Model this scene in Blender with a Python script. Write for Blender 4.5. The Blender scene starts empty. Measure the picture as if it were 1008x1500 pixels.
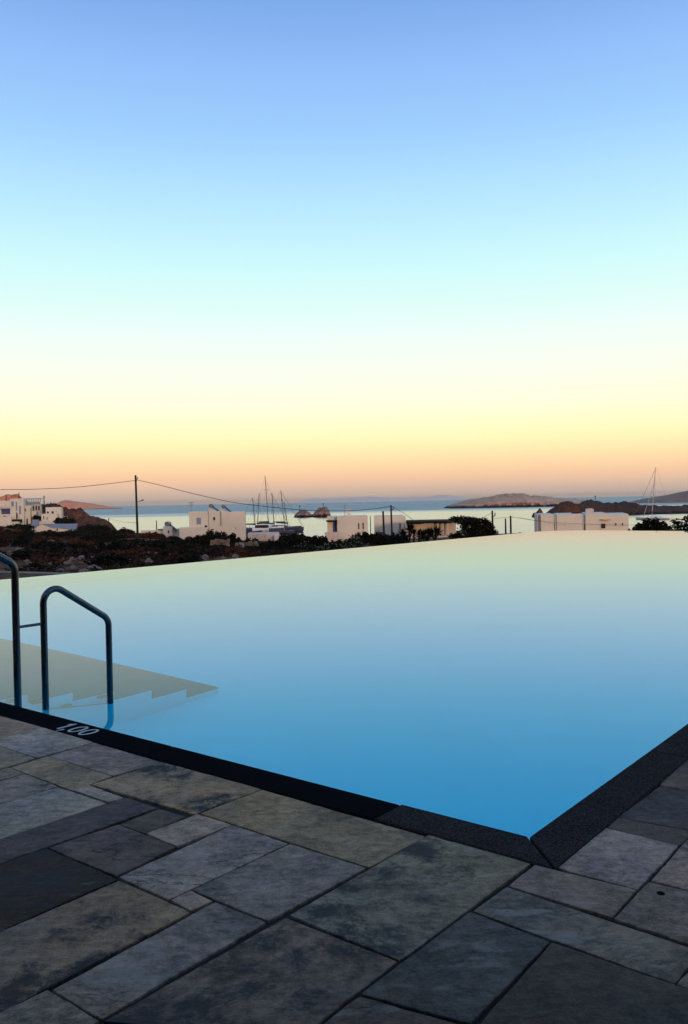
import bpy, bmesh, math, random
from mathutils import Vector, Matrix, noise as mnoise
random.seed(11)
R = random.random
def U(a, b): return a + (b - a) * random.random()
sc = bpy.context.scene
COL = sc.collection

# ------------------------------------------------------------------ camera
F, CX, CY, HC = 1224.0, 504.0, 750.0, 1.2
roll, pitch = math.radians(1.095), math.radians(-0.711)
FW = Vector((0, math.cos(pitch), math.sin(pitch)))
r0 = Vector((1, 0, 0)); u0 = r0.cross(FW)
RT = r0 * math.cos(roll) - u0 * math.sin(roll)
UP = u0 * math.cos(roll) + r0 * math.sin(roll)
EYE = Vector((0, 0, HC))
cd = bpy.data.cameras.new('camera'); cam = bpy.data.objects.new('camera', cd); COL.objects.link(cam)
cd.sensor_fit = 'VERTICAL'; cd.sensor_height = 36; cd.sensor_width = 24; cd.lens = F / 1500 * 36
cd.clip_start = 0.05; cd.clip_end = 60000
cam.matrix_world = Matrix((( RT.x, UP.x, -FW.x, EYE.x), (RT.y, UP.y, -FW.y, EYE.y), (RT.z, UP.z, -FW.z, EYE.z), (0, 0, 0, 1)))
sc.camera = cam

def ray(x, y): return FW * F + RT * (x - CX) + UP * (CY - y)
def gp(x, y, z=0.0):                       # point seen at a pixel on the plane z
    d = ray(x, y); return EYE + d * ((z - HC) / d.z)
def at(x, y, Y):                           # point seen at a pixel at depth Y
    d = ray(x, y); return EYE + d * (Y / d.y)

# ------------------------------------------------------------------ pool frame: u runs along the left coping, v along the right one
C0 = gp(775, 1227)
UD = Vector((-0.78024, 0.62548, 0)); VD = Vector((0.62548, 0.78024, 0))
def W(u, v, z=0.0): p = C0 + UD * u + VD * v; return Vector((p.x, p.y, z))
def to_uv(p): q = p - C0; return q.dot(UD), q.dot(VD)

# ------------------------------------------------------------------ node helpers
def srgb(r, g, b):
    f = lambda c: (c / 255 / 12.92) if c / 255 <= 0.04045 else ((c / 255 + 0.055) / 1.055) ** 2.4
    return (f(r), f(g), f(b), 1)
class NT:
    def __init__(s, tree): s.t = tree; s.n = tree.nodes; s.l = tree.links
    def add(s, typ, **kw):
        n = s.n.new(typ)
        for k, v in kw.items(): setattr(n, k, v)
        return n
    def link(s, a, b): s.l.new(a, b)
    def val(s, sock, v):
        if hasattr(v, 'is_linked') or hasattr(v, 'links'): s.l.new(v, sock)
        else: sock.default_value = v
    def math(s, op, a, b=None, c=None, clamp=False):
        n = s.add('ShaderNodeMath', operation=op, use_clamp=clamp); s.val(n.inputs[0], a)
        if b is not None: s.val(n.inputs[1], b)
        if c is not None: s.val(n.inputs[2], c)
        return n.outputs[0]
    def mix(s, fac, a, b, blend='MIX'):
        n = s.add('ShaderNodeMix', data_type='RGBA', blend_type=blend)
        s.val(n.inputs[0], fac); s.val(n.inputs[6], a); s.val(n.inputs[7], b); return n.outputs[2]
    def noise(s, vec, scale, detail=4, rough=0.55, dist=0.0, out=0):
        n = s.add('ShaderNodeTexNoise'); s.val(n.inputs['Vector'], vec)
        n.inputs['Scale'].default_value = scale; n.inputs['Detail'].default_value = detail
        n.inputs['Roughness'].default_value = rough; n.inputs['Distortion'].default_value = dist
        return n.outputs[out]
    def ramp(s, fac, stops, interp='LINEAR'):
        n = s.add('ShaderNodeValToRGB'); cr = n.color_ramp; cr.interpolation = interp
        while len(cr.elements) < len(stops): cr.elements.new(0.5)
        for e, (p, c) in zip(cr.elements, stops): e.position = p; e.color = c if len(c) == 4 else (*c, 1)
        s.val(n.inputs[0], fac); return n.outputs[0]
    def rng(s, v, a, b, c=0.0, d=1.0, smooth=False):
        n = s.add('ShaderNodeMapRange', clamp=True, interpolation_type='SMOOTHSTEP' if smooth else 'LINEAR'); s.val(n.inputs[0], v)
        for i, x in enumerate((a, b, c, d)): n.inputs[i + 1].default_value = x
        return n.outputs[0]
    def bump(s, h, strength, dist, normal=None):
        n = s.add('ShaderNodeBump'); n.inputs['Strength'].default_value = strength; n.inputs['Distance'].default_value = dist
        s.val(n.inputs['Height'], h)
        if normal is not None: s.link(normal, n.inputs['Normal'])
        return n.outputs[0]
def new_mat(name):
    m = bpy.data.materials.new(name); m.use_nodes = True; t = NT(m.node_tree); t.n.clear()
    o = t.add('ShaderNodeOutputMaterial'); b = t.add('ShaderNodeBsdfPrincipled'); t.link(b.outputs[0], o.inputs[0])
    return m, t, b, o
def simple(name, col, rough=0.7, var=0.2, scale=3.0, metal=0.0, bump=0.0, bscale=20.0, bdist=0.02, spec=0.5, second=None):
    m, t, b, o = new_mat(name)
    tc = t.add('ShaderNodeTexCoord').outputs['Object']
    f = t.noise(tc, scale, 6, 0.6)
    f2 = t.rng(f, 0.3, 0.7)
    a = tuple(c * (1 - var) for c in col[:3]) + (1,); c2 = second if second else tuple(min(1, c * (1 + var)) for c in col[:3]) + (1,)
    t.link(t.mix(f2, a, c2), b.inputs['Base Color'])
    b.inputs['Roughness'].default_value = rough; b.inputs['Metallic'].default_value = metal; b.inputs['Specular IOR Level'].default_value = spec
    if bump: t.link(t.bump(t.noise(tc, bscale, 5, 0.6), bump, bdist), b.inputs['Normal'])
    return m

M = {}
M['whitewash'] = simple('whitewash', (0.66, 0.62, 0.50, 1), 0.85, 0.06, 0.7, bump=0.15, bscale=3, bdist=0.05)
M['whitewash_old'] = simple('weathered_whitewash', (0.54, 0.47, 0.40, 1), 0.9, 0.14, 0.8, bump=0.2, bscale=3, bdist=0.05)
M['tan_wall'] = simple('tan_plaster', (0.50, 0.40, 0.31, 1), 0.9, 0.12, 0.8)
M['grey_roof'] = simple('grey_roofing', (0.22, 0.22, 0.22, 1), 0.8, 0.2, 1.0)
M['dark_roof'] = simple('dark_slab', (0.014, 0.013, 0.013, 1), 0.9, 0.2, 1.0, spec=0.1)
M['shutter_blue'] = simple('blue_paint', (0.03, 0.07, 0.30, 1), 0.5, 0.15, 3)
M['shutter_grey'] = simple('grey_blue_paint', (0.18, 0.24, 0.34, 1), 0.5, 0.1, 3)
M['recess_shade'] = simple('recess_shade_wash', (0.36, 0.40, 0.45, 1), 0.8, 0.08, 3)  # bluish shade of the house recesses put into the wash colour
M['rail_blue'] = simple('pale_blue_timber', (0.19, 0.24, 0.29, 1), 0.6, 0.1, 3)
M['glass_dark'] = simple('dark_window_glass', (0.012, 0.011, 0.012, 1), 0.5, 0.1, 3, spec=0.15)
M['tan_tube'] = simple('tan_sheen_metal', (0.20, 0.17, 0.14, 1), 0.6, 0.15, 8)  # tan tone carries the sky reflection on the submerged steel
M['wood_pole'] = simple('weathered_timber', (0.014, 0.010, 0.008, 1), 0.9, 0.3, 2.0)
M['cable'] = simple('black_cable', (0.02, 0.02, 0.02, 1), 0.7, 0.1, 2.0)
M['tank'] = simple('solar_tank', (0.13, 0.12, 0.12, 1), 0.45, 0.1, 3)
M['panel'] = simple('solar_panel', (0.012, 0.012, 0.015, 1), 0.6, 0.1, 3, spec=0.1)
M['metal_grey'] = simple('galvanised_metal', (0.25, 0.25, 0.26, 1), 0.5, 0.1, 3, metal=0.4)
M['hull_white'] = simple('white_gelcoat', (0.75, 0.75, 0.74, 1), 0.35, 0.04, 1)
M['hull_dark'] = simple('dark_blue_gelcoat', (0.03, 0.035, 0.06, 1), 0.3, 0.1, 1)
M['canvas_dark'] = simple('dark_canvas', (0.02, 0.022, 0.035, 1), 0.8, 0.2, 2)
M['mast'] = simple('grey_spar', (0.14, 0.13, 0.13, 1), 0.5, 0.1, 1)
M['mast_pale'] = simple('pale_spar', (0.45, 0.42, 0.40, 1), 0.5, 0.1, 1)
M['wire'] = simple('rigging_wire', (0.10, 0.10, 0.10, 1), 0.5, 0.1, 1)
M['concrete'] = simple('concrete', (0.17, 0.125, 0.095, 1), 0.9, 0.25, 2.5, bump=0.4, bscale=8)
M['mortar'] = simple('dark_mortar', (0.012, 0.009, 0.007, 1), 0.95, 0.4, 9, bump=0.5, bscale=60, bdist=0.01)
M['rock'] = simple('limestone', (0.27, 0.17, 0.115, 1), 0.95, 0.45, 2.2, bump=0.7, bscale=6, bdist=0.1)
M['shade_hotel_wall'] = simple('shade_hotel_render', (0.10, 0.095, 0.09, 1), 0.9, 0.2, 1.0)
M['shade_hotel_glass'] = simple('shade_hotel_window', (0.02, 0.02, 0.025, 1), 0.2, 0.2, 1.0)
M['door_blue'] = simple('cobalt_door_paint', (0.02, 0.05, 0.33, 1), 0.5, 0.1, 3)
M['marking'] = simple('white_marking_paint', (0.40, 0.37, 0.34, 1), 0.7, 0.12, 40)
M['red_paint'] = simple('rust_red_paint', (0.25, 0.06, 0.03, 1), 0.7, 0.2, 2)

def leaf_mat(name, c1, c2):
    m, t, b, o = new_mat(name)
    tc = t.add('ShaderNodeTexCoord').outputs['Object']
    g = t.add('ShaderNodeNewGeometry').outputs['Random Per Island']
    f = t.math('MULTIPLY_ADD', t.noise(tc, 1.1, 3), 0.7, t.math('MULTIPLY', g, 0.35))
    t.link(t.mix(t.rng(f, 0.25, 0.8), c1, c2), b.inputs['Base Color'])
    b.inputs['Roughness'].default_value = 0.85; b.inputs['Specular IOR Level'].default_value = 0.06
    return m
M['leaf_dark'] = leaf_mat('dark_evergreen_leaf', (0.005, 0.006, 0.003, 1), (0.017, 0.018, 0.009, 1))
M['leaf_green'] = leaf_mat('green_leaf', (0.009, 0.012, 0.004, 1), (0.045, 0.048, 0.018, 1))
M['leaf_scrub'] = leaf_mat('brown_scrub_twig', (0.012, 0.006, 0.004, 1), (0.085, 0.036, 0.019, 1))
M['leaf_scrub_red'] = leaf_mat('rusty_scrub_twig', (0.03, 0.010, 0.005, 1), (0.18, 0.062, 0.024, 1))
M['leaf_scrub_green'] = leaf_mat('olive_scrub_twig', (0.004, 0.004, 0.002, 1), (0.020, 0.016, 0.007, 1))
M['straw'] = leaf_mat('dry_straw', (0.07, 0.030, 0.013, 1), (0.26, 0.125, 0.055, 1))
M['flower'] = simple('white_blossom', (0.16, 0.15, 0.12, 1), 0.8, 0.1, 3)

# polished steel of the handrail
def steel():
    m, t, b, o = new_mat('polished_steel')
    tc = t.add('ShaderNodeTexCoord').outputs['Object']
    b.inputs['Metallic'].default_value = 1.0
    t.link(t.mix(t.noise(tc, 9, 4), (0.055, 0.06, 0.072, 1), (0.09, 0.095, 0.11, 1)), b.inputs['Base Color'])
    t.link(t.rng(t.noise(tc, 25, 5), 0.3, 0.7, 0.12, 0.26), b.inputs['Roughness'])
    return m
M['steel'] = steel()

# flamed granite coping
def granite(name, c1, c2, rough):
    m, t, b, o = new_mat(name)
    tc = t.add('ShaderNodeTexCoord').outputs['Object']
    sp = t.noise(tc, 170, 3, 0.7); lg = t.noise(tc, 4, 5, 0.6)
    f = t.math('ADD', t.math('MULTIPLY', t.rng(sp, 0.35, 0.68), 0.75), t.math('MULTIPLY', lg, 0.35))
    t.link(t.mix(t.rng(f, 0.2, 1.0), c1, c2), b.inputs['Base Color'])
    b.inputs['Roughness'].default_value = 1.0; b.inputs['Specular IOR Level'].default_value = 0.0
    t.link(t.bump(sp, 0.5, 0.003), b.inputs['Normal'])
    return m
M['granite_black'] = granite('black_granite', (0.004, 0.0035, 0.004, 1), (0.016, 0.014, 0.014, 1), 0.8)
M['granite_grey'] = granite('flamed_grey_granite', (0.010, 0.008, 0.008, 1), (0.085, 0.064, 0.054, 1), 0.9)

# paving stone: every slab carries its own tint, pattern shift and stain amounts
def paving():
    m, t, b, o = new_mat('split_paving_stone')
    tc = t.add('ShaderNodeTexCoord').outputs['Object']
    at_ = lambda n: t.add('ShaderNodeAttribute', attribute_name=n)
    sh = t.add('ShaderNodeVectorMath', operation='ADD'); t.link(tc, sh.inputs[0]); t.link(at_('shift').outputs['Vector'], sh.inputs[1]); p = sh.outputs[0]
    mp = t.add('ShaderNodeMapping', vector_type='POINT'); t.link(p, mp.inputs[0]); mp.inputs['Rotation'].default_value = (0, 0, math.radians(-51)); mp.inputs['Scale'].default_value = (0.55, 1.6, 1)
    q = mp.outputs[0]
    cloud = t.noise(p, 3.4, 8, 0.70, 0.15); fine = t.noise(q, 17, 10, 0.74, 0.1); grain = t.noise(p, 120, 5, 0.8)
    tint = at_('tint').outputs['Color']
    mott = t.noise(p, 26, 8, 0.78, 0.2); blot = t.noise(p, 1.7, 6, 0.65, 0.3)
    k = t.math('ADD', t.math('MULTIPLY', t.rng(cloud, 0.25, 0.75), 0.55), t.math('ADD', t.math('MULTIPLY', t.rng(fine, 0.25, 0.75), 0.55), t.math('ADD', t.math('MULTIPLY', t.rng(grain, 0.25, 0.75), 0.36), t.math('MULTIPLY', t.math('SUBTRACT', t.rng(mott, 0.28, 0.72), 0.5), 0.58))))
    kk = t.rng(k, 0.30, 1.16, 0.22, 1.46)
    br = t.add('ShaderNodeVectorMath', operation='SCALE'); t.link(tint, br.inputs[0]); t.link(kk, br.inputs['Scale']); col = br.outputs[0]
    # warm and cool mineral bands inside a slab
    col = t.mix(t.rng(blot, 0.40, 0.66), t.mix(1.0, col, (0.91, 0.97, 1.07, 1), 'MULTIPLY'), t.mix(1.0, col, (1.09, 1.02, 0.91, 1), 'MULTIPLY'))
    # pale grit and dark pits
    vo = t.add('ShaderNodeTexVoronoi'); t.link(p, vo.inputs['Vector']); vo.inputs['Scale'].default_value = 75
    spk = t.math('MULTIPLY', t.rng(vo.outputs['Distance'], 0.10, 0.24, 1.0, 0.0), t.rng(t.noise(p, 9, 3), 0.50, 0.62))
    col = t.mix(t.math('MULTIPLY', spk, 0.55), col, (0.02, 0.018, 0.016, 1))
    # dark lichen-like clouding
    dk = t.math('MULTIPLY', t.rng(t.noise(p, 3.1, 12, 0.76, 0.25), 0.48, 0.60, smooth=True), at_('stain').outputs['Fac'], clamp=True)
    col = t.mix(dk, col, (0.030, 0.032, 0.036, 1))
    # pale scaled patches
    pl = t.math('MULTIPLY', t.rng(t.noise(q, 3.0, 9, 0.68, 0.5), 0.57, 0.64, smooth=True), at_('pale').outputs['Fac'], clamp=True)
    col = t.mix(pl, col, (0.30, 0.26, 0.21, 1))
    # ochre iron bloom
    ru = t.math('MULTIPLY', t.math('MULTIPLY', t.rng(t.noise(p, 2.2, 4, 0.5), 0.48, 0.7), t.rng(t.noise(p, 11, 5, 0.6), 0.42, 0.72)), at_('rust').outputs['Fac'], clamp=True)
    col = t.mix(ru, col, (0.30, 0.15, 0.05, 1))
    # hairline veins
    vn = t.noise(q, 1.3, 6, 0.62, 0.9); v = t.math('ABSOLUTE', t.math('SUBTRACT', vn, 0.5))
    vein = t.math('MULTIPLY', t.math('SUBTRACT', 1.0, t.rng(v, 0.0, 0.007)), t.math('MULTIPLY', at_('vein').outputs['Fac'], 0.75), clamp=True)
    col = t.mix(vein, col, (0.022, 0.020, 0.020, 1))
    t.link(col, b.inputs['Base Color'])
    t.link(t.rng(fine, 0.3, 0.7, 0.75, 0.95), b.inputs['Roughness']); b.inputs['Specular IOR Level'].default_value = 0.12
    ledge = t.rng(vn, 0.49, 0.51)
    n1 = t.bump(t.math('ADD', t.math('MULTIPLY', cloud, 1.0), t.math('ADD', t.math('MULTIPLY', fine, 0.7), t.math('MULTIPLY', mott, 0.5))), 0.8, 0.014)
    n2 = t.bump(t.math('MULTIPLY', ledge, at_('vein').outputs['Fac']), 0.5, 0.005, n1)
    n3 = t.bump(grain, 0.35, 0.002, n2)
    t.link(n3, b.inputs['Normal'])
    return m
M['paving'] = paving()

# pool: painted shell, grey stone treads, water
def paint(name, col):
    m, t, b, o = new_mat(name)
    tc = t.add('ShaderNodeTexCoord').outputs['Object']
    f = t.noise(tc, 1.6, 5, 0.6)
    t.link(t.mix(f, tuple(c * 0.93 for c in col[:3]) + (1,), tuple(min(1, c * 1.06) for c in col[:3]) + (1,)), b.inputs['Base Color'])
    b.inputs['Roughness'].default_value = 0.7; b.inputs['Specular IOR Level'].default_value = 0.2
    return m
M['pool_paint'] = paint('pool_blue_paint', (0.0, 0.85, 0.97, 1))
M['pool_side'] = paint('pool_pale_blue_paint', (0.06, 0.82, 0.90, 1))
M['pool_tread'] = simple('grey_stone_tread', (0.045, 0.11, 0.12, 1), 0.8, 0.18, 6)
M['pool_outer'] = simple('weir_render', (0.30, 0.29, 0.28, 1), 0.8, 0.1, 2)
def water():
    m = bpy.data.materials.new('pool_water'); m.use_nodes = True; t = NT(m.node_tree); t.n.clear()
    o = t.add('ShaderNodeOutputMaterial'); g = t.add('ShaderNodeBsdfRefraction'); r = t.add('ShaderNodeBsdfGlossy'); fr = t.add('ShaderNodeFresnel'); mx = t.add('ShaderNodeMixShader')
    g.inputs['IOR'].default_value = 1.32; g.inputs['Roughness'].default_value = 0.0; g.inputs['Color'].default_value = (0.97, 0.99, 1, 1)
    r.inputs['Roughness'].default_value = 0.0; r.inputs["Color"].default_value = (0.92, 1.0, 0.97, 1); fr.inputs['IOR'].default_value = 1.17
    t.link(fr.outputs[0], mx.inputs[0]); t.link(g.outputs[0], mx.inputs[1]); t.link(r.outputs[0], mx.inputs[2]); t.link(mx.outputs[0], o.inputs[0])
    tc = t.add('ShaderNodeTexCoord').outputs['Object']
    bp = t.bump(t.noise(tc, 1.1, 3, 0.5), 0.02, 0.02)
    for q in (g, r, fr): t.link(bp, q.inputs['Normal'])
    return m
M['water'] = water()
def sea_mat():
    m, t, b, o = new_mat('sea_water')
    pos = t.add('ShaderNodeNewGeometry').outputs['Position']
    sp = t.add('ShaderNodeSeparateXYZ'); t.link(pos, sp.inputs[0])
    mp = t.add('ShaderNodeMapping'); t.link(pos, mp.inputs[0]); mp.inputs['Scale'].default_value = (0.25, 1.0, 1.0)
    st = t.noise(mp.outputs[0], 0.012, 4, 0.6, 0.3)           # wind lanes
    y = t.math('ADD', sp.outputs[1], t.math('MULTIPLY', t.math('SUBTRACT', st, 0.5), 420.0))
    wind = t.math('POWER', t.rng(y, 230.0, 720.0, 0.0, 1.0), 2.2)
    lane = t.rng(t.noise(mp.outputs[0], 0.035, 3, 0.6), 0.48, 0.68, 0.0, 0.30, smooth=True)
    wv = t.math('MAXIMUM', t.math('MAXIMUM', wind, lane), 0.24)
    t.link(t.rng(wv, 0, 1, 0.08, 0.25), b.inputs['Roughness'])
    b.inputs['Base Color'].default_value = (0.012, 0.05, 0.09, 1); b.inputs['IOR'].default_value = 1.333
    nc = t.add('ShaderNodeSeparateColor'); t.link(t.noise(pos, 1.3, 2, 0.6, 0.0, 1), nc.inputs[0])
    cb = t.add('ShaderNodeCombineXYZ')
    t.link(t.math('MULTIPLY', t.math('MULTIPLY', t.math('SUBTRACT', nc.outputs[0], 0.5), 0.5), wv), cb.inputs[0])
    t.link(t.math('MULTIPLY', t.math('MULTIPLY_ADD', t.math('ABSOLUTE', t.math('SUBTRACT', nc.outputs[1], 0.5)), -0.9, -0.10), wv), cb.inputs[1])
    cb.inputs[2].default_value = 1.0
    nn = t.add('ShaderNodeVectorMath', operation='NORMALIZE'); t.link(cb.outputs[0], nn.inputs[0]); t.link(nn.outputs[0], b.inputs['Normal'])
    return m
M['sea'] = sea_mat()
def land(name, low, high, scale, cliff=None, wet=0):
    m, t, b, o = new_mat(name)
    pos = t.add('ShaderNodeTexCoord').outputs['Object']
    g = t.add('ShaderNodeNewGeometry')
    f = t.noise(pos, scale, 8, 0.65); f2 = t.noise(pos, scale * 7, 6, 0.65)
    k = t.rng(t.math('ADD', t.math('MULTIPLY', f, 0.6), t.math('MULTIPLY', f2, 0.5)), 0.38, 0.72)
    col = t.mix(k, low, high)
    if cliff:
        sp = t.add('ShaderNodeSeparateXYZ'); t.link(g.outputs['True Normal'], sp.inputs[0])
        st = t.rng(t.math('ADD', sp.outputs[2], t.math('MULTIPLY', t.math('SUBTRACT', f2, 0.5), 0.5)), 0.55, 0.80)
        mp = t.add('ShaderNodeMapping'); t.link(pos, mp.inputs[0]); mp.inputs['Scale'].default_value = (1, 1, 0.2)
        cl = t.mix(t.rng(t.noise(mp.outputs[0], scale * 3, 5, 0.7), 0.38, 0.62), cliff[0], cliff[1])
        col = t.mix(st, cl, col)
    if wet:
        s3 = t.add('ShaderNodeSeparateXYZ'); t.link(g.outputs['Position'], s3.inputs[0])
        wz = t.rng(t.math('ADD', s3.outputs[2], t.math('MULTIPLY', t.math('SUBTRACT', f2, 0.5), wet * 1.6)), -6.3 + wet * 0.5, -6.3 + wet)
        col = t.mix(wz, (0.008, 0.006, 0.006, 1), col)
    t.link(col, b.inputs['Base Color']); b.inputs['Roughness'].default_value = 0.95; b.inputs['Specular IOR Level'].default_value = 0.1
    t.link(t.bump(f2, 0.8, 0.6 / (scale * 10)), b.inputs['Normal'])
    return m
M['ground'] = land('scrubland_soil', (0.030, 0.013, 0.007, 1), (0.21, 0.098, 0.052, 1), 0.25)
M['isle'] = land('island_rock', (0.34, 0.20, 0.11, 1), (0.72, 0.46, 0.28, 1), 0.03, ((0.04, 0.016, 0.01, 1), (0.50, 0.17, 0.08, 1)), 2.6)
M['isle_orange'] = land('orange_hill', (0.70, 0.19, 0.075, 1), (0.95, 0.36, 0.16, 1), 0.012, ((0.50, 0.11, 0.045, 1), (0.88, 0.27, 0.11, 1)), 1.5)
M['isle_brown'] = land('brown_headland', (0.028, 0.013, 0.008, 1), (0.12, 0.052, 0.027, 1), 0.06, ((0.008, 0.004, 0.003, 1), (0.27, 0.088, 0.036, 1)), 0.9)
M['isle_grey'] = land('grey_hill', (0.20, 0.12, 0.08, 1), (0.36, 0.23, 0.155, 1), 0.02)
M['islet'] = land('islet_rock', (0.10, 0.06, 0.04, 1), (0.52, 0.32, 0.20, 1), 0.12, ((0.03, 0.016, 0.012, 1), (0.34, 0.17, 0.10, 1)), 1.3)
M['far_land_haze'] = land('far_island', (0.86, 0.66, 0.50, 1), (0.92, 0.74, 0.58, 1), 0.001)  # pale sky tone paints distance haze into the rock colour

# ------------------------------------------------------------------ mesh builder
class MB:
    def __init__(s): s.v = []; s.f = []; s.sm = []
    def poly(s, pts, smooth=False):
        i = len(s.v); s.v += [Vector(p) for p in pts]; s.f.append(tuple(range(i, i + len(pts)))); s.sm.append(smooth)
    def grid(s, rows, smooth=True, closed=False):
        i = len(s.v); n = len(rows[0])
        for r in rows: s.v += [Vector(p) for p in r]
        for a in range(len(rows) - 1):
            for b in range(n if closed else n - 1):
                b2 = (b + 1) % n
                s.f.append((i + a * n + b, i + a * n + b2, i + (a + 1) * n + b2, i + (a + 1) * n + b)); s.sm.append(smooth)
    def hexa(s, p):            # 4 bottom (ccw from above), 4 top
        i = len(s.v); s.v += [Vector(q) for q in p]
        for f in ((3, 2, 1, 0), (4, 5, 6, 7), (0, 1, 5, 4), (1, 2, 6, 5), (2, 3, 7, 6), (3, 0, 4, 7)):
            s.f.append(tuple(i + k for k in f)); s.sm.append(False)
    def box(s, x0, x1, y0, y1, z0, z1):
        s.hexa([(x0, y0, z0), (x1, y0, z0), (x1, y1, z0), (x0, y1, z0), (x0, y0, z1), (x1, y0, z1), (x1, y1, z1), (x0, y1, z1)])
    def uvbox(s, u0_, u1, v0, v1, z0, z1):
        s.hexa([W(u1, v0, z0), W(u0_, v0, z0), W(u0_, v1, z0), W(u1, v1, z0), W(u1, v0, z1), W(u0_, v0, z1), W(u0_, v1, z1), W(u1, v1, z1)])
    def tube(s, pts, r, seg=8, cap=True, r_end=None):
        pts = [Vector(p) for p in pts]; n = len(pts); rows = []; prev = None
        for k in range(n):
            d = (pts[min(k + 1, n - 1)] - pts[max(k - 1, 0)]).normalized()
            if prev is None:
                a = Vector((0, 0, 1)) if abs(d.z) < 0.9 else Vector((1, 0, 0)); x = d.cross(a).normalized()
            else: x = (prev - d * prev.dot(d)).normalized()
            prev = x; y = d.cross(x)
            rr = r if r_end is None else r + (r_end - r) * k / (n - 1)
            rows.append([pts[k] + (x * math.cos(t) + y * math.sin(t)) * rr for t in [2 * math.pi * j / seg for j in range(seg)]])
        s.grid(rows, True, True)
        if cap: s.poly(list(reversed(rows[0]))); s.poly(rows[-1])
    def build(s, name, mat, parent=None, origin=None):
        off = Vector((0, 0, 0))
        if parent is not None:
            q = parent
            while q is not None: off += q.location; q = q.parent
            loc = Vector((0, 0, 0))
        else:
            if origin is None:
                xs = [p.x for p in s.v]; ys = [p.y for p in s.v]; zs = [p.z for p in s.v]
                origin = Vector(((min(xs) + max(xs)) / 2, (min(ys) + max(ys)) / 2, min(zs)))
            off = Vector(origin); loc = off
        me = bpy.data.meshes.new(name); me.from_pydata([p - off for p in s.v], [], s.f)
        me.polygons.foreach_set('use_smooth', s.sm); me.update(); me.materials.append(mat)
        o = bpy.data.objects.new(name, me); COL.objects.link(o); o.location = loc
        if parent is not None: o.parent = parent
        return o
def bend(pts, rad, n=7):           # round the inner corners of a polyline
    pts = [Vector(p) for p in pts]; out = [pts[0]]
    for k in range(1, len(pts) - 1):
        a, b, c = pts[k - 1], pts[k], pts[k + 1]
        d1 = (a - b).normalized(); d2 = (c - b).normalized(); ang = d1.angle(d2)
        t = min(rad / math.tan(ang / 2), (a - b).length * 0.45, (c - b).length * 0.45); r = t * math.tan(ang / 2)
        cen = b + (d1 + d2).normalized() * (r / math.sin(ang / 2))
        p1 = b + d1 * t; p2 = b + d2 * t; v1 = p1 - cen; v2 = p2 - cen; tot = v1.angle(v2); ax = v1.cross(v2).normalized()
        for j in range(n + 1): out.append(cen + Matrix.Rotation(tot * j / n, 3, ax) @ v1)
    out.append(pts[-1]); return out
def tag(o, label, cat=None, group=None, kind=None):
    o['label'] = label
    if cat: o['category'] = cat
    if group: o['group'] = group
    if kind: o['kind'] = kind
    return o
def empty(name, loc):
    o = bpy.data.objects.new(name, None); COL.objects.link(o); o.location = Vector(loc); o.empty_display_size = 0.2; return o
def clone(o, parent=None):
    c = o.copy(); COL.objects.link(c); c.parent = parent
    for ch in list(o.children): clone(ch, c)
    return c
def N3(p, s): return mnoise.noise(Vector(p) * s)

# ------------------------------------------------------------------ terrain heights
A_ = [-0.75, -0.42, -0.36, -0.25, -0.17, -0.08, 0.05, 0.25, 0.45, 0.75]
Y_ = [0, 14, 20, 30, 45, 70, 100, 130, 165, 200, 260]
Z_ = [[-1.2, -1.1, -0.75, -0.80, -1.1, -1.5, -1.9, -2.2, -2.6, -2.9, -2.4],
      [-1.2, -1.1, -0.75, -0.85, -1.23, -1.77, -2.25, -2.5, -2.8, -3.05, -3.4],
      [-1.2, -1.1, -0.70, -0.85, -1.25, -1.90, -2.55, -3.1, -4.0, -4.9, -5.4],
      [-1.2, -1.1, -0.65, -0.80, -1.37, -2.23, -2.95, -3.4, -5.0, -7.0, -8.5],
      [-1.2, -1.1, -0.60, -0.80, -1.60, -2.70, -3.70, -4.5, -6.0, -7.5, -9],
      [-1.2, -1.1, -0.70, -0.95, -1.60, -2.90, -3.90, -4.7, -6.4, -8.0, -9],
      [-1.3, -1.2, -1.0, -1.1, -1.7, -2.6, -3.4, -4.6, -7.0, -8.5, -9],
      [-1.5, -1.5, -1.5, -1.3, -1.7, -2.3, -2.9, -5.5, -7.5, -8.5, -9],
      [-1.5, -1.5, -1.5, -1.4, -1.7, -2.3, -2.9, -5.5, -7.5, -8.5, -9],
      [-1.5, -1.5, -1.5, -1.4, -1.7, -2.3, -2.9, -5.5, -7.5, -8.5, -9]]
def _idx(L, v):
    v = min(max(v, L[0]), L[-1])
    for k in range(len(L) - 1):
        if v <= L[k + 1]: return k, (v - L[k]) / (L[k + 1] - L[k])
def gz(x, y):
    a = x / max(y, 4.0); i, s = _idx(A_, a); j, t = _idx(Y_, y)
    s = s * s * (3 - 2 * s)
    z = (Z_[i][j] * (1 - s) + Z_[i + 1][j] * s) * (1 - t) + (Z_[i][j + 1] * (1 - s) + Z_[i + 1][j + 1] * s) * t
    z += 0.16 * N3((x, y, 0), 0.12) * min(1, y / 40) + 0.06 * N3((x, y, 3), 0.5)
    u, v = to_uv(Vector((x, y, 0)))
    if u < 14.2 and v < 28.6:
        k = max(min(1, max(0, (u - 12.6) / 1.6)), min(1, max(0, (v - 27.5) / 1.1))); z = z * k + min(z, -2.4) * (1 - k)
    return z
mb = MB(); rows = []
ys = [2 + 0.55 * k for k in range(100)] + [57 + 1.6 * k for k in range(135)]
for y in ys:
    rows.append([(a * max(y, 8) , y, gz(a * max(y, 8), y)) for a in [-1.1 + 2.2 * k / 210 for k in range(211)]])
mb.grid(rows)
tag(mb.build('terrain', M['ground'], origin=(0, 60, 0)), 'dark brown scrubland sloping from the pool down to the bay', kind='structure')
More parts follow.
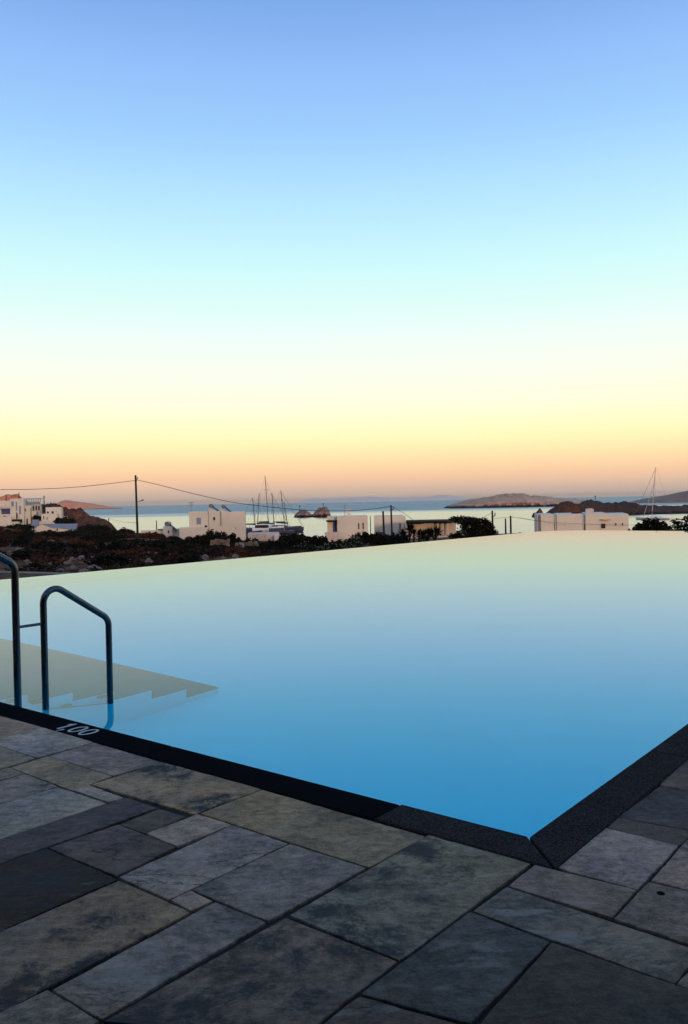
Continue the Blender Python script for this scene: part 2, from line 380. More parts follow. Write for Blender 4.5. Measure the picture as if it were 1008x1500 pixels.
mb = MB(); mb.poly([(-26000, -500, -6.3), (26000, -500, -6.3), (26000, 26000, -6.3), (-26000, 26000, -6.3)])
tag(mb.build('sea', M['sea'], origin=(0, 0, -6.3)), 'calm bay reaching out to open blue sea at the horizon', kind='structure')

# ------------------------------------------------------------------ pool
PL, PV, FLOOR, WL = 12.2, 27.1, -1.62, -0.045
pool = empty('swimming_pool', C0)
tag(pool, 'long infinity pool with dark granite coping and a blue painted basin', 'pool')
mb = MB(); mb.uvbox(0.0, PL, 0.0, PV, FLOOR - 0.2, FLOOR)
mb.uvbox(-0.15, PL + 0.2, -0.15, 0.0, FLOOR - 0.2, -0.055); mb.uvbox(-0.15, 0.0, 0.0, PV, FLOOR - 0.2, -0.055)
mb.build('basin', M['pool_paint'], pool)
# weir walls on the two far sides, with a rounded corner; the water runs over their top
def edge_path(off):
    r = 1.5; pts = [(PL + off, -0.2), (PL + off, PV - r)]
    for k in range(1, 12):
        t = math.pi / 2 * k / 12; pts.append((PL - r + (r + off) * math.cos(t), PV - r + (r + off) * math.sin(t)))
    pts += [(PL - r, PV + off), (-0.2, PV + off)]; return pts
inn, out = edge_path(0.0), edge_path(0.22)
mb = MB()
for k in range(len(inn) - 1):
    a, b, c, d = inn[k], inn[k + 1], out[k + 1], out[k]
    mb.poly([W(*a, WL - 0.006), W(*b, WL - 0.006), W(*c, WL - 0.006), W(*d, WL - 0.006)])
    mb.poly([W(*a, FLOOR), W(*b, FLOOR), W(*b, WL - 0.006), W(*a, WL - 0.006)])
mb.build('overflow_lip', M['pool_paint'], pool)
o2 = edge_path(0.225); mb = MB()
for k in range(len(o2) - 1):
    a, b = o2[k], o2[k + 1]
    mb.poly([W(*b, -2.8), W(*a, -2.8), W(*a, WL - 0.004), W(*b, WL - 0.004)])
mb.build('overflow_wall', M['pool_outer'], pool)
mb = MB(); mb.poly([W(-0.05, -0.05, WL)] + [W(u, max(v, -0.05), WL) for u, v in edge_path(0.221)[0:]][0:-1] + [W(-0.05, PV + 0.221, WL)])
mb.f = [tuple(reversed(f)) for f in mb.f]
wo = mb.build('pool_water', M['water'], origin=W(5, 10, WL)); tag(wo, 'mirror calm pool water filling the infinity pool to its brim', kind='structure')
# steps: treads run along u from the side plane US, each lower and farther out
US, UE = 4.03, 11.0
NS, RUN, RISE = 6, 0.356, 0.2415
for k in range(NS):
    v0, v1 = (0.0 if k == 0 else 0.452 + RUN * (k - 1)), 0.452 + RUN * k
    z = -0.045 - 0.208 - RISE * k
    mb = MB(); mb.uvbox(US, UE, v0, v1, FLOOR, z - 0.03); s_ = mb.build('step', M['pool_side'], pool)
    mb = MB(); mb.uvbox(US, UE, v0, v1 + 0.006, z - 0.03, z); mb.build('tread', M['pool_tread'], s_)
# coping
CW = 0.185
def slab(mb, quad, z0, z1, bev=0.006):
    P = [Vector(p) for p in quad]; cen = sum(P, Vector()) / 4
    ins = []
    for k in range(4):
        a, b, c = P[k - 1], P[k], P[(k + 1) % 4]; d1 = (a - b).normalized(); d2 = (c - b).normalized(); ins.append(b + (d1 + d2) * bev)
    lo = [Vector((p.x, p.y, z0)) for p in P]; mid = [Vector((p.x, p.y, z1 - bev)) for p in P]; top = [Vector((p.x, p.y, z1)) for p in ins]
    mb.grid([lo, mid, top], False, True); mb.poly(top); mb.poly(list(reversed(lo)))
cuts = [0.0]
for px in ((585, 1180), (246, 1095), (30, 1036)): cuts.append(to_uv(gp(*px))[0])
while cuts[-1] < 12.2: cuts.append(min(cuts[-1] + 1.15, 12.42))
g_ = 0.003; OV = 0.015
mark_stone = None
for k in range(len(cuts) - 1):
    u0_, u1_ = cuts[k] + g_, cuts[k + 1] - g_
    q = [W(u1_, -CW), W(u0_ if k else -CW + g_ * 2, -CW), W(u0_ if k else g_ * 2, 0.0), W(u1_, 0.0)]
    mb = MB(); slab(mb, q, -0.05, 0.004 * (k == 0), 0.006)
    st = mb.build('coping_stone', M['granite_grey'] if k == 0 else M['granite_black'], pool)
    if k == 2: mark_stone = st
    st['label'] = 'speckled flamed grey granite coping stone ending in the mitred corner' if k == 0 else 'smooth near black granite coping stone'
vv = [0.0]
while vv[-1] < PV: vv.append(min(vv[-1] + 1.25, PV + 0.2))
for k in range(len(vv) - 1):
    v0, v1 = vv[k] + g_, vv[k + 1] - g_
    q = [W(0.0, v0), W(-CW, v0 if k else -CW + g_ * 2), W(-CW, v1), W(0.0, v1)]
    if k == 0: q[0] = W(0.0, g_ * 2)
    mb = MB(); slab(mb, q, -0.05, 0.003, 0.006); st = mb.build('coping_stone', M['granite_grey'], pool)
# depth marking 1,00
def ring(mb, cx, cy, rx, ry, tx, ty, n=28):
    o_ = [(cx + rx * math.cos(2 * math.pi * k / n), cy + ry * math.sin(2 * math.pi * k / n)) for k in range(n)]
    i_ = [(cx + (rx - tx) * math.cos(2 * math.pi * k / n), cy + (ry - ty) * math.sin(2 * math.pi * k / n)) for k in range(n)]
    for k in range(n): k2 = (k + 1) % n; mb.poly([(*o_[k], 0), (*o_[k2], 0), (*i_[k2], 0), (*i_[k], 0)])
mt_ = MB()
mt_.poly([(.16, 0, 0), (.30, 0, 0), (.30, 1, 0), (.20, 1, 0), (.16, .93, 0)]); mt_.poly([(.16, .93, 0), (.02, .80, 0), (.02, .66, 0), (.16, .76, 0)])
mt_.poly([(.42, .14, 0), (.42, 0, 0), (.56, 0, 0), (.56, .14, 0)]); mt_.poly([(.56, .0, 0), (.49, 0, 0), (.41, -.22, 0), (.48, -.22, 0)])
ring(mt_, .96, .5, .28, .51, .13, .12); ring(mt_, 1.62, .5, .28, .51, .13, .12)
me = bpy.data.meshes.new('depth_marking'); me.from_pydata([v for v in mt_.v], [], mt_.f); me.update()
me.materials.append(M['marking']); tx = bpy.data.objects.new('depth_marking', me); COL.objects.link(tx)
p0 = gp(82, 1066.5); pu, pv = to_uv(p0)
xs = [v.co.x for v in me.vertices]; wtxt = max(xs) - min(xs)
uL, vL = to_uv(gp(76, 1067)); uR, vR = to_uv(gp(137, 1074))
sx = abs(uL - uR) / wtxt
org = W(uL, -CW * 0.84, 0.0012)
Mx = Matrix(((-UD.x * sx, VD.x * 0.118, 0, org.x), (-UD.y * sx, VD.y * 0.118, 0, org.y), (0, 0, 1, org.z), (0, 0, 0, 1)))
par = mark_stone; tx.parent = par
me.transform(Matrix.Translation(-C0) @ Mx)
tx['label'] = 'white painted 1,00 depth marking on the black coping'

# ------------------------------------------------------------------ handrail on the steps
rail = empty('stair_handrail', W(3.97, 0.3, -0.3))
tag(rail, 'polished steel pool handrail of two sloping loops linked by a short bar', 'handrail')
UR = 3.97
A1, A2, B1 = 0.551, 1.087, 0.343
rz = lambda v, z: W(UR, v, z)
mb = MB(); mb.tube(bend([rz(-0.27, 0.0), rz(-0.27, 1.16), rz(B1, 0.815), rz(B1, -0.55)], 0.10, 10), 0.0245, 20); mb.build('rail_tube', M['steel'], rail)
mb = MB(); mb.tube(bend([rz(A1, -0.74), rz(A1, 0.70), rz(A2, 0.355), rz(A2, -1.0)], 0.095, 12), 0.0235, 20); mb.build('rail_tube', M['steel'], rail)
mb = MB(); mb.tube([rz(B1, 0.385), rz(A1, 0.385)], 0.010, 12); mb.build('connecting_bar', M['steel'], rail)
mb = MB(); mb.tube([rz(-0.27, 0.004), rz(-0.27, 0.014)], 0.05, 20); mb.build('base_flange', M['steel'], rail)
mb = MB(); mb.tube([rz(A1, -0.74), rz(A2, -0.995)], 0.013, 10); mb.build('lower_tube', M['tan_tube'], rail)
for v, z in ((0.32, -.365), (0.51, -.555), (0.75, -.835), (1.05, -.825)):      # brackets on the side of the steps
    mb = MB(); mb.tube([W(US - .001, v, z), W(US - .016, v, z)], .042, 18); pl_ = mb.build('wall_plate', M['tan_tube'], rail)
    mb = MB(); mb.tube([W(US - .016, v, z), W(UR, v + (.035 if v != .75 else 0), z - .01)], .011, 8); mb.build('stub', M['tan_tube'], pl_)

# ------------------------------------------------------------------ stone paving
LG, MG, WG, DG, VD_, PK, TL, OC, PU = (0.30, 0.245, 0.195), (0.225, 0.19, 0.155), (0.27, 0.215, 0.165), (0.105, 0.083, 0.072), (0.034, 0.024, 0.021), (0.20, 0.155, 0.135), (0.085, 0.088, 0.085), (0.25, 0.192, 0.122), (0.075, 0.066, 0.07)
# corners T, R, B, L seen in the photograph; tint, stain, pale, rust, vein
ST = [
 ([(-70, 1029), (62, 1065), (0, 1081), (-120, 1048)], WG, .15, 0, 0, 0),
 ([(62, 1065), (138, 1087), (54, 1110), (-20, 1086)], (0.30, 0.25, 0.21), .25, 0, 0, .5),
 ([(-20, 1086), (52, 1111), (0, 1127), (-90, 1104)], OC, .3, 0, .2, 0),
 ([(138, 1087), (238, 1116), (166, 1136), (71, 1107)], MG, .5, 0, 0, .4),
 ([(70, 1107), (165, 1136), (108, 1158), (15, 1124)], OC, .4, .4, .1, 0),
 ([(15, 1124), (37, 1134), (0, 1143), (-60, 1141)], MG, .3, 0, 0, 0),
 ([(38, 1134), (86, 1152), (-40, 1190), (-100, 1172)], MG, .9, 0, 0, .4),
 ([(130, 1149), (182, 1168), (159, 1175), (108, 1157)], LG, 0, 0, 0, 0),
 ([(86, 1152), (157, 1176), (-40, 1243.5), (-150, 1212)], (0.27, 0.23, 0.19), .2, 0, 0, 0),
 ([(186, 1168), (231, 1184), (-40, 1279), (-40, 1242)], PU, .2, 0, 0, .3),
 ([(238, 1116), (384, 1156), (286, 1193), (133, 1149)], OC, 1.0, .3, .1, .3),
 ([(232, 1184), (273, 1196), (214, 1221), (175, 1207)], DG, .2, 0, 0, 0),
 ([(290, 1192), (341, 1208), (260, 1240), (214, 1221)], LG, .2, 0, .2, .3),
 ([(174, 1207), (258, 1240), (171, 1284), (70, 1242)], DG, .6, .25, .1, 1.0),
 ([(68, 1242), (173, 1288), (-40, 1381.6), (-40, 1279)], VD_, .7, .6, 0, .5),
 ([(175, 1288), (280, 1335), (-40, 1506), (-40, 1381.4)], (0.20, 0.165, 0.125), 1.0, .3, 1.0, 0),
 ([(341, 1208), (423, 1235), (248, 1318), (173, 1285)], (0.27, 0.23, 0.19), .1, 0, 0, 1.0),
 ([(280, 1303), (313, 1319), (279, 1334), (249, 1318)], WG, .1, 0, 0, 0),
 ([(425, 1235), (538, 1271), (393, 1349), (281, 1303)], MG, .55, 0, 0, 0),
 ([(384, 1156), (624, 1224), (541, 1270), (292, 1191)], OC, .3, 0, .15, .2),
 ([(316, 1320), (391, 1350), (148, 1493), (75, 1450)], (0.235, 0.20, 0.165), .5, .5, .1, .6),
 ([(70, 1449), (147, 1495), (60, 1560), (-40, 1500)], MG, .9, 0, .1, 0),
 ([(419, 1342), (583, 1407), (440, 1520), (150, 1496)], (0.155, 0.13, 0.105), .9, 0, .1, 0),
 ([(628, 1223), (779, 1265), (586, 1406), (423, 1340)], (0.19, 0.165, 0.135), .9, .2, .05, 0),
 ([(783, 1266), (934, 1304), (897, 1345), (744, 1298)], PK, .1, 0, .2, .4),
 ([(888, 1212), (995, 1238), (934, 1303), (815, 1270)], LG, .2, 0, 0, 0),
 ([(904, 1197), (1018, 1217), (996, 1238), (889, 1212)], DG, .2, 0, 0, 0),
 ([(966, 1151), (1062, 1167), (1018, 1217), (904, 1197)], PU, .2, .1, 0, .6),
 ([(1008, 1107), (1100, 1120), (1062, 1167), (966, 1150)], DG, .3, .1, 0, .4),
 ([(1008, 1226), (1080, 1240), (1040, 1312), (953, 1289)], WG, .9, .6, 0, .5),
 ([(950, 1291), (1040, 1313), (1010, 1383), (898, 1345)], PK, .6, 0, 0, .4),
 ([(742, 1298), (1033, 1393), (988, 1440), (691, 1334)], (0.17, 0.155, 0.13), .5, .7, .3, .5),
 ([(1034, 1394), (1120, 1422), (1080, 1472), (990, 1440)], MG, .9, .4, .2, .4),
 ([(688, 1335), (807, 1380), (690, 1500), (527, 1456)], TL, .7, .5, .05, .4),
 ([(808, 1380), (1080, 1474), (990, 1610), (700, 1502)], (0.075, 0.062, 0.058), .5, .1, .2, .2),
 ([(526, 1458), (688, 1502), (600, 1600), (440, 1524)], DG, .8, .4, .05, .4),
]
tri = []                                   # (quad in plan, tint, stain, pale, rust, vein)
uvq = []
for px, tint, a, b, c, d in ST:
    q = [to_uv(gp(*p)) for p in px]; uvq.append(q)
    tri.append((q, tint, a, b, c, d))
# the rest of the terrace, outside the photograph: random coursed slabs where no traced slab lies
def inside(q, p):
    s = 0
    for k in range(4):
        a, b = q[k], q[(k + 1) % 4]; cr = (b[0] - a[0]) * (p[1] - a[1]) - (b[1] - a[1]) * (p[0] - a[0])
        if cr > 0: s += 1
        elif cr < 0: s -= 1
    return abs(s) == 4
def clash(r):
    n = 7
    for i in range(n):
        for j in range(n):
            p = (r[0] + 0.004 + (r[1] - r[0] - 0.008) * i / (n - 1), r[2] + 0.004 + (r[3] - r[2] - 0.008) * j / (n - 1))
            if any(inside(q, p) for q in uvq): return True
            if p[0] > -CW and p[1] > -CW: return True
    return False
rnd = random.Random(5)
def fill(u0_, u1, v0, v1, depth=0):
    r = (u0_, u1, v0, v1); w, h = u1 - u0_, v1 - v0
    if w < 0.05 or h < 0.05: return
    if not clash(r) and max(w, h) < 0.85:
        q = [(u1, v1), (u0_, v1), (u0_, v0), (u1, v0)]
        t = rnd.choice([LG, MG, WG, DG, PK, OC, TL, MG]); tri.append((q, t, rnd.random(), rnd.random() * .5, rnd.random() * .3, rnd.random() * .6)); return
    if max(w, h) < 0.16: return
    k = rnd.uniform(0.4, 0.6)
    if w > h: fill(u0_, u0_ + w * k, v0, v1); fill(u0_ + w * k, u1, v0, v1)
    else: fill(u0_, u1, v0, v0 + h * k); fill(u0_, u1, v0 + h * k, v1)
for i in range(-4, 9):
    for j in range(-4, 1):
        fill(i * 1.05 - .0, i * 1.05 + 1.05, j * 1.05 - CW - 0.0, j * 1.05 + 1.05 - CW)
for j in range(1, 14):
    for i in range(-4, 0): fill(i * 1.05 - CW, i * 1.05 + 1.05 - CW, j * 1.05 - CW, j * 1.05 + 1.05 - CW)
verts, faces, fat = [], [], []
def add_slab(q, rec):
    ln = lambda a, b: math.hypot(a[0] - b[0], a[1] - b[1])
    cx = sum(p[0] for p in q) / 4; cy = sum(p[1] for p in q) / 4
    ring = []
    gap = 0.0012
    Q = []
    for k in range(4):
        a, b, c = q[k - 1], q[k], q[(k + 1) % 4]
        d1 = ((a[0] - b[0]) / (ln(a, b) + 1e-9), (a[1] - b[1]) / (ln(a, b) + 1e-9)); d2 = ((c[0] - b[0]) / (ln(c, b) + 1e-9), (c[1] - b[1]) / (ln(c, b) + 1e-9))
        Q.append((b[0] + (d1[0] + d2[0]) * gap, b[1] + (d1[1] + d2[1]) * gap))
    ph = rnd.random() * 50
    for k in range(4):
        a, b = Q[k], Q[(k + 1) % 4]; n = max(3, int(ln(a, b) / 0.022))
        nx, ny = (b[1] - a[1]) / (ln(a, b) + 1e-9), -(b[0] - a[0]) / (ln(a, b) + 1e-9)
        for j in range(n):
            t = j / n; x, y = a[0] + (b[0] - a[0]) * t, a[1] + (b[1] - a[1]) * t
            w = 0.0030 * mnoise.noise(Vector((x * 9 + ph, y * 9, k))) + 0.0018 * mnoise.noise(Vector((x * 55 + ph, y * 55, k))) - (0.004 * max(0, mnoise.noise(Vector((x * 16, y * 16 + ph, 9 + k))) - 0.35) * 2)
            cr = 0.0015 if j == 0 else 0.0
            dx, dy = cx - x, cy - y; L = math.hypot(dx, dy)
            ring.append((x + nx * w * -1 * (1 if True else 0) + dx / L * cr, y + ny * w * -1 + dy / L * cr))
    zt = rnd.uniform(-0.0022, 0.0012); tx_, ty_ = rnd.uniform(-.004, .004), rnd.uniform(-.004, .004)
    def zz(p): return zt + (p[0] - cx) * tx_ + (p[1] - cy) * ty_
    i = len(verts); n = len(ring)
    def ins(p, e): dx, dy = cx - p[0], cy - p[1]; L = math.hypot(dx, dy); return (p[0] + dx / L * e, p[1] + dy / L * e)
    for p in ring: verts.append(W(p[0], p[1], -0.03))
    for p in ring: verts.append(W(p[0], p[1], zz(p) - 0.0025))
    for p in ring: e = ins(p, 0.0010); verts.append(W(e[0], e[1], zz(e) - 0.0007))
    for p in ring: e = ins(p, 0.0026); verts.append(W(e[0], e[1], zz(e)))
    for r in range(3):
        for k in range(n): faces.append((i + r * n + k, i + r * n + (k + 1) % n, i + (r + 1) * n + (k + 1) % n, i + (r + 1) * n + k)); fat.append(rec)
    faces.append(tuple(i + 3 * n + k for k in range(n))); fat.append(rec)
for q, tint, a, b, c, d in tri:
    # order so that faces look up
    ar = sum(q[k][0] * q[(k + 1) % 4][1] - q[(k + 1) % 4][0] * q[k][1] for k in range(4))
    if ar > 0: q = q[::-1]                 # (u, v) is mirrored against (x, y)
    tv = tuple(x * rnd.uniform(0.95, 1.05) * k_ for x, k_ in zip(tint, (1.56, 1.27, 1.06)))
    add_slab(q, (tv, (rnd.uniform(-40, 40), rnd.uniform(-40, 40), rnd.uniform(-40, 40)), a, b, c, d))
me = bpy.data.meshes.new('stone_paving'); og = W(1, -1, 0); me.from_pydata([v - og for v in verts], [], faces); me.materials.append(M['paving'])
for nm, typ in (('tint', 'FLOAT_COLOR'), ('shift', 'FLOAT_VECTOR'), ('stain', 'FLOAT'), ('pale', 'FLOAT'), ('rust', 'FLOAT'), ('vein', 'FLOAT')): me.attributes.new(nm, typ, 'FACE')
at0 = me.attributes
for k, rec in enumerate(fat):
    at0['tint'].data[k].color = (*rec[0], 1); at0['shift'].data[k].vector = rec[1]
    at0['stain'].data[k].value = rec[2]; at0['pale'].data[k].value = rec[3]; at0['rust'].data[k].value = rec[4]; at0['vein'].data[k].value = rec[5]
bm = bmesh.new(); bm.from_mesh(me); bmesh.ops.recalc_face_normals(bm, faces=bm.faces[:]); bm.to_mesh(me); bm.free()
pv_ = bpy.data.objects.new('stone_paving', me); COL.objects.link(pv_); pv_.location = og
tag(pv_, 'irregular grey natural stone slabs paving the pool terrace', kind='structure')
mb = MB(); zb = -0.009
mb.uvbox(-8, 12.4, -8, -CW + 0.001, -0.5, zb); mb.uvbox(-8, -CW + 0.001, -CW + 0.001, 16, -0.5, zb)
tag(mb.build('terrace_ground', M['mortar'], origin=W(0, -3, -0.5)), 'dark mortar bed showing in the joints of the terrace paving', kind='structure')
p = gp(968, 1309); mb = MB(); mb.tube([p + Vector((0, 0, -.01)), p + Vector((0, 0, .0022))], .0115, 16)  # flat dark disc stands in for the shade inside the hole
tag(mb.build('hole_shade_disc', M['granite_black']), 'small dark disc giving the shade of a drilled hole in the pinkish slab near the right edge', 'hole')
# ------------------------------------------------------------------ unseen hotel added behind the camera to shade terrace, rails and near slope
hx0, hx1, hy = -26, 30, -5.0
hotel = empty('added_shade_hotel', (2, hy, -0.5)); tag(hotel, 'long low dark rendered hotel block, unseen, added behind the pool terrace to shade it', 'hotel')
mb = MB(); mb.box(hx0, hx1, hy - 8, hy, -2.5, 5.2); mb.build('wall', M['shade_hotel_wall'], hotel)
mb = MB(); mb.box(hx0 - .3, hx1 + .3, hy - 8.3, hy + 0.6, 5.2, 5.5); mb.build('roof', M['shade_hotel_wall'], hotel)
mb = MB(); mb.box(-14, 14, hy + 0.61, 1.3, 2.85, 3.0); mb.build('veranda_roof', M['shade_hotel_wall'], hotel)  # roof added overhead to darken the near paving and pool corner
for x in (-13, -6.5, 6.5, 13): mb = MB(); mb.box(x - .15, x + .15, 0.2, 0.5, -0.02, 2.85); mb.build('column', M['shade_hotel_wall'], hotel)
for k in range(10):
    x = hx0 + 3 + k * 5.4
    mb = MB(); mb.box(x, x + 1.9, hy, hy + 0.06, -0.3, 2.2); w_ = mb.build('door', M['shade_hotel_wall'], hotel)
    mb = MB(); mb.box(x + .12, x + 1.78, hy + .06, hy + 0.07, -0.1, 2.1); mb.build('pane', M['shade_hotel_glass'], w_)

# ------------------------------------------------------------------ islands, hills, headlands
SEA = -6.3
def hill(name, prof, Yf, depth, mat, label, rough=0.06, seed=0, crest=0.45, power=0.6, nx=90, ny=16, zb=None):
    """prof: (pixel x, pixel y) of the crest; Yf depth of the near foot; real relief with a back side"""
    zb = SEA - 0.4 if zb is None else zb
    xs_, zs_ = [], []
    for x, y in prof:
        p = at(x, y, Yf + depth * crest); xs_.append(p.x); zs_.append(p.z)
    rows = []
    for j in range(ny + 1):
        t = j / ny; row = []
        for i in range(nx + 1):
            s = i / nx; X = xs_[0] + (xs_[-1] - xs_[0]) * s
            k = 0
            while k < len(xs_) - 2 and X > xs_[k + 1]: k += 1
            f = (X - xs_[k]) / (xs_[k + 1] - xs_[k]); f = min(max(f, 0), 1); zc = zs_[k] + (zs_[k + 1] - zs_[k]) * f
            g = (t / crest) ** power if t < crest else (1 - ((t - crest) / (1 - crest)) ** 2)
            hgt = max(0.0, zc - zb)
            dxy = 1 + 0.0
            wob = N3((X, t * depth, seed), 5.0 / depth) * rough * 1.6 + N3((X, t * depth, seed + 7), 18.0 / depth) * rough * 1.1 + N3((X, t * depth, seed + 9), 55.0 / depth) * rough * 0.7
            env = math.sin(math.pi * min(1, max(0, t)))
            z = zb + hgt * max(0, g) * (1 + wob * env * 0.6) + hgt * wob * env * 0.5 * (1 - abs(2 * t - 1) * 0.3)
            yy = Yf + depth * t + depth * 0.07 * N3((X, seed, 1), 7.0 / depth) * (1 - t) + depth * 0.03 * N3((X, seed, 4), 25.0 / depth) * (1 - t)
            row.append((X * (Yf + depth * t) / (Yf + depth * crest) if False else X, yy, z))
        rows.append(row)
    mb = MB(); mb.grid(rows); return tag(mb.build(name, mat), label, kind='structure')
hill('island', [(654, 745), (656, 741.5), (665, 737.5), (682, 733), (700, 729.8), (725, 725.2), (745, 723.6), (765, 724.6), (782, 726), (798, 728.5), (830, 730), (856, 731), (862, 736), (866, 743)], 700, 70, M['isle'], 'low rocky island with reddish cliffs across the bay', 0.10, 3, 0.5, 0.45, 170, 18)
hill('headland', [(840, 752), (845, 742), (852, 737), (862, 733.6), (880, 734.5), (905, 735.5), (932, 737.5), (945, 740.5), (965, 741), (985, 741), (1008, 740), (1060, 736), (1120, 730)], 338, 45, M['isle_brown'], 'dark brown rocky headland reaching in from the right shore', 0.13, 8, 0.5, 0.55, 130, 16)
hill('rock_stack', [(801, 752), (808, 745), (818, 740), (828, 735.5), (838, 735), (844, 741), (849, 751)], 332, 16, M['isle_brown'], 'dark humped rock beside the brown headland', 0.09, 21, 0.5, 0.6, 34, 12)
hill('rock_cone', [(781, 753), (786, 750), (790.5, 745.6), (794, 748), (796, 753)], 326, 6, M['isle_brown'], 'small pointed dark rock standing alone in the bay', 0.2, 31, 0.5, 0.7, 14, 10)
hill('bare_hill', [(918, 737.5), (930, 735.3), (948, 730), (964, 727.6), (986, 723.6), (1008, 719), (1060, 708), (1150, 695)], 830, 120, M['isle_grey'], 'smooth grey brown hill rising at the right edge', 0.03, 41, 0.6, 0.8, 90, 14)
hill('islet', [(430, 758), (433, 752.5), (440, 747.6), (447, 746.6), (452, 749.5), (457, 753.2), (462, 755.4), (467, 758)], 421, 11, M['islet'], 'left and lower of two rock islets', 0.18, 51, 0.5, 0.5, 40, 12)
hill('islet', [(455, 758), (459, 752.5), (466, 745.5), (473, 743), (479, 744.5), (483, 750), (486, 758)], 420, 13, M['islet'], 'right and taller of two rock islets', 0.18, 61, 0.5, 0.5, 40, 12)
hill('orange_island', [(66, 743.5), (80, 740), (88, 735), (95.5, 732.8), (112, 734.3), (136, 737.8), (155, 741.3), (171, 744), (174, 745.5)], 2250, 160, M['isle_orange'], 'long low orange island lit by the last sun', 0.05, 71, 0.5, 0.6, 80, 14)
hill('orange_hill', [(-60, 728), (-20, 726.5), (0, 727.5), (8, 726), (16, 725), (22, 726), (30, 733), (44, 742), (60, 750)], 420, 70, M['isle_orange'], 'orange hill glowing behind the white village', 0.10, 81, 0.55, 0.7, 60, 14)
hill('cliff_headland', [(36, 745), (50, 741), (62, 739.5), (75, 740), (90, 741), (104, 744), (117, 747), (123, 752), (131, 756.5), (145, 758.5), (155, 761), (160, 766), (162, 772), (163, 780)], 236, 18, M['isle_brown'], 'reddish brown cliff headland dropping to the sea past the village', 0.10, 91, 0.5, 0.4, 110, 18)
hill('far_island', [(440, 733.5), (455, 730.5), (480, 730), (520, 728.5), (540, 727.3), (560, 728.6), (590, 729.4), (625, 728.2), (640, 725.8), (652, 724.6), (664, 726.4), (680, 728.4), (700, 730.5)], 9200, 900, M['far_land_haze'], 'faint hazy island along the horizon', 0.05, 95, 0.5, 0.7, 90, 8)

# ------------------------------------------------------------------ buildings
def ext(x0, x1, yt, yb, Y):
    xm, ym = (x0 + x1) / 2, (yt + yb) / 2
    return at(x0, ym, Y).x, at(x1, ym, Y).x, at(xm, yb, Y).z, at(xm, yt, Y).z
def pbox(name, mat, parent, x0, x1, yt, yb, Y, dep, extra_down=0.0):
    a, b, z0, z1 = ext(x0, x1, yt, yb, Y); mb = MB(); z0 -= extra_down; k = dep * (a + b) / 2 / Y * (0.8 if dep > 1 else 0)
    mb.hexa([(a, Y, z0), (b, Y, z0), (b + k, Y + dep, z0), (a + k, Y + dep, z0), (a, Y, z1), (b, Y, z1), (b + k, Y + dep, z1), (a + k, Y + dep, z1)]); return mb.build(name, mat, parent)
def window(parent, x0, x1, yt, yb, Y, frame=None, pane=None, name='window', lab=None):
    a, b, z0, z1 = ext(x0, x1, yt, yb, Y); mb = MB(); f = 0.06
    mb.box(a - f, a, Y - 0.05, Y - 0.003, z0, z1); mb.box(b, b + f, Y - 0.05, Y - 0.003, z0, z1)
    mb.box(a - f, b + f, Y - 0.05, Y - 0.003, z1, z1 + f); mb.box(a - f - .03, b + f + .03, Y - 0.09, Y - 0.003, z0 - f, z0)
    w = mb.build(name, frame or M['whitewash'], parent)
    mb = MB(); mb.box(a, b, Y - 0.02, Y - 0.003, z0, z1); mb.build('pane' if name == 'window' else 'panel', pane or M['glass_dark'], w)
    if lab: w['label'] = lab
    return w
def heater(px, py, Y, dy, label, s=1.0, flip=1):
    p = at(px, py, Y); p.y += dy; r = 0.27 * s
    h = empty('solar_water_heater', (p.x, p.y, p.z - 0.55 * s)); tag(h, label, 'water heater', 'solar water heaters on the flat roofs')
    mb = MB(); mb.tube([p + Vector((0, -0.75 * s, 0)), p + Vector((0, -0.70 * s, 0)), p + Vector((0, 0.7 * s, 0)), p + Vector((0, 0.75 * s, 0))], r, 16); mb.build('tank', M['tank'], h)
    mb = MB(); a = p + Vector((0.12 * s * flip, 0, -0.1 * s)); b = p + Vector((1.15 * s * flip, 0, -0.95 * s)); n = Vector((0.05, 0, 0.06)) * s
    d = Vector((0, 0.6 * s, 0)); mb.hexa([a - d, b - d, b + d, a + d, a - d + n, b - d + n, b + d + n, a + d + n]); mb.build('collector', M['panel'], h)
    mb = MB()
    for sx in (-0.15, 0.2):
        for sy in (-0.5, 0.5): mb.tube([p + Vector((sx * s, sy * s, -r * 0.5)), p + Vector((sx * s * 1.5, sy * s, -1.15 * s))], 0.025 * s, 6)
        mb.tube([p + Vector((sx * s * 1.3, -0.5 * s, -0.8 * s)), p + Vector((sx * s * 1.3, 0.5 * s, -0.8 * s))], 0.02 * s, 6)
    mb.build('stand', M['metal_grey'], h); return h
def antenna(px, yt, yb, Y, label, arms=3):
    a, b = at(px, yb, Y), at(px, yt, Y); b = Vector((a.x, a.y, b.z)); h = empty('roof_antenna', a); tag(h, label, 'antenna')
    mb = MB(); mb.tube([a - Vector((0, 0, .3)), b], 0.045, 6); mb.build('mast', M['metal_grey'], h)
    mb = MB()
    for k in range(arms): z = b.z - 0.12 - k * 0.22; mb.tube([(a.x - .45 + k * .08, a.y, z), (a.x + .45 - k * .08, a.y, z)], 0.03, 6)
    mb.build('crossbars', M['metal_grey'], h); return h
def house(name, px, py, Y, label): 
    p = at(px, py, Y); h = empty(name, p); return tag(h, label, 'house')

# cubic white house left of centre
Y = 118; h = house('white_house', 311, 792, Y, 'white cubic house with curved parapets and two rooftop solar tanks')
pbox('wall', M['whitewash'], h, 277, 306.3, 749.4, 776, Y, 7.5, 2)
pbox('terrace_wall', M['whitewash'], h, 263, 306.2, 773, 794, Y - 1.2, 3.0, 1)
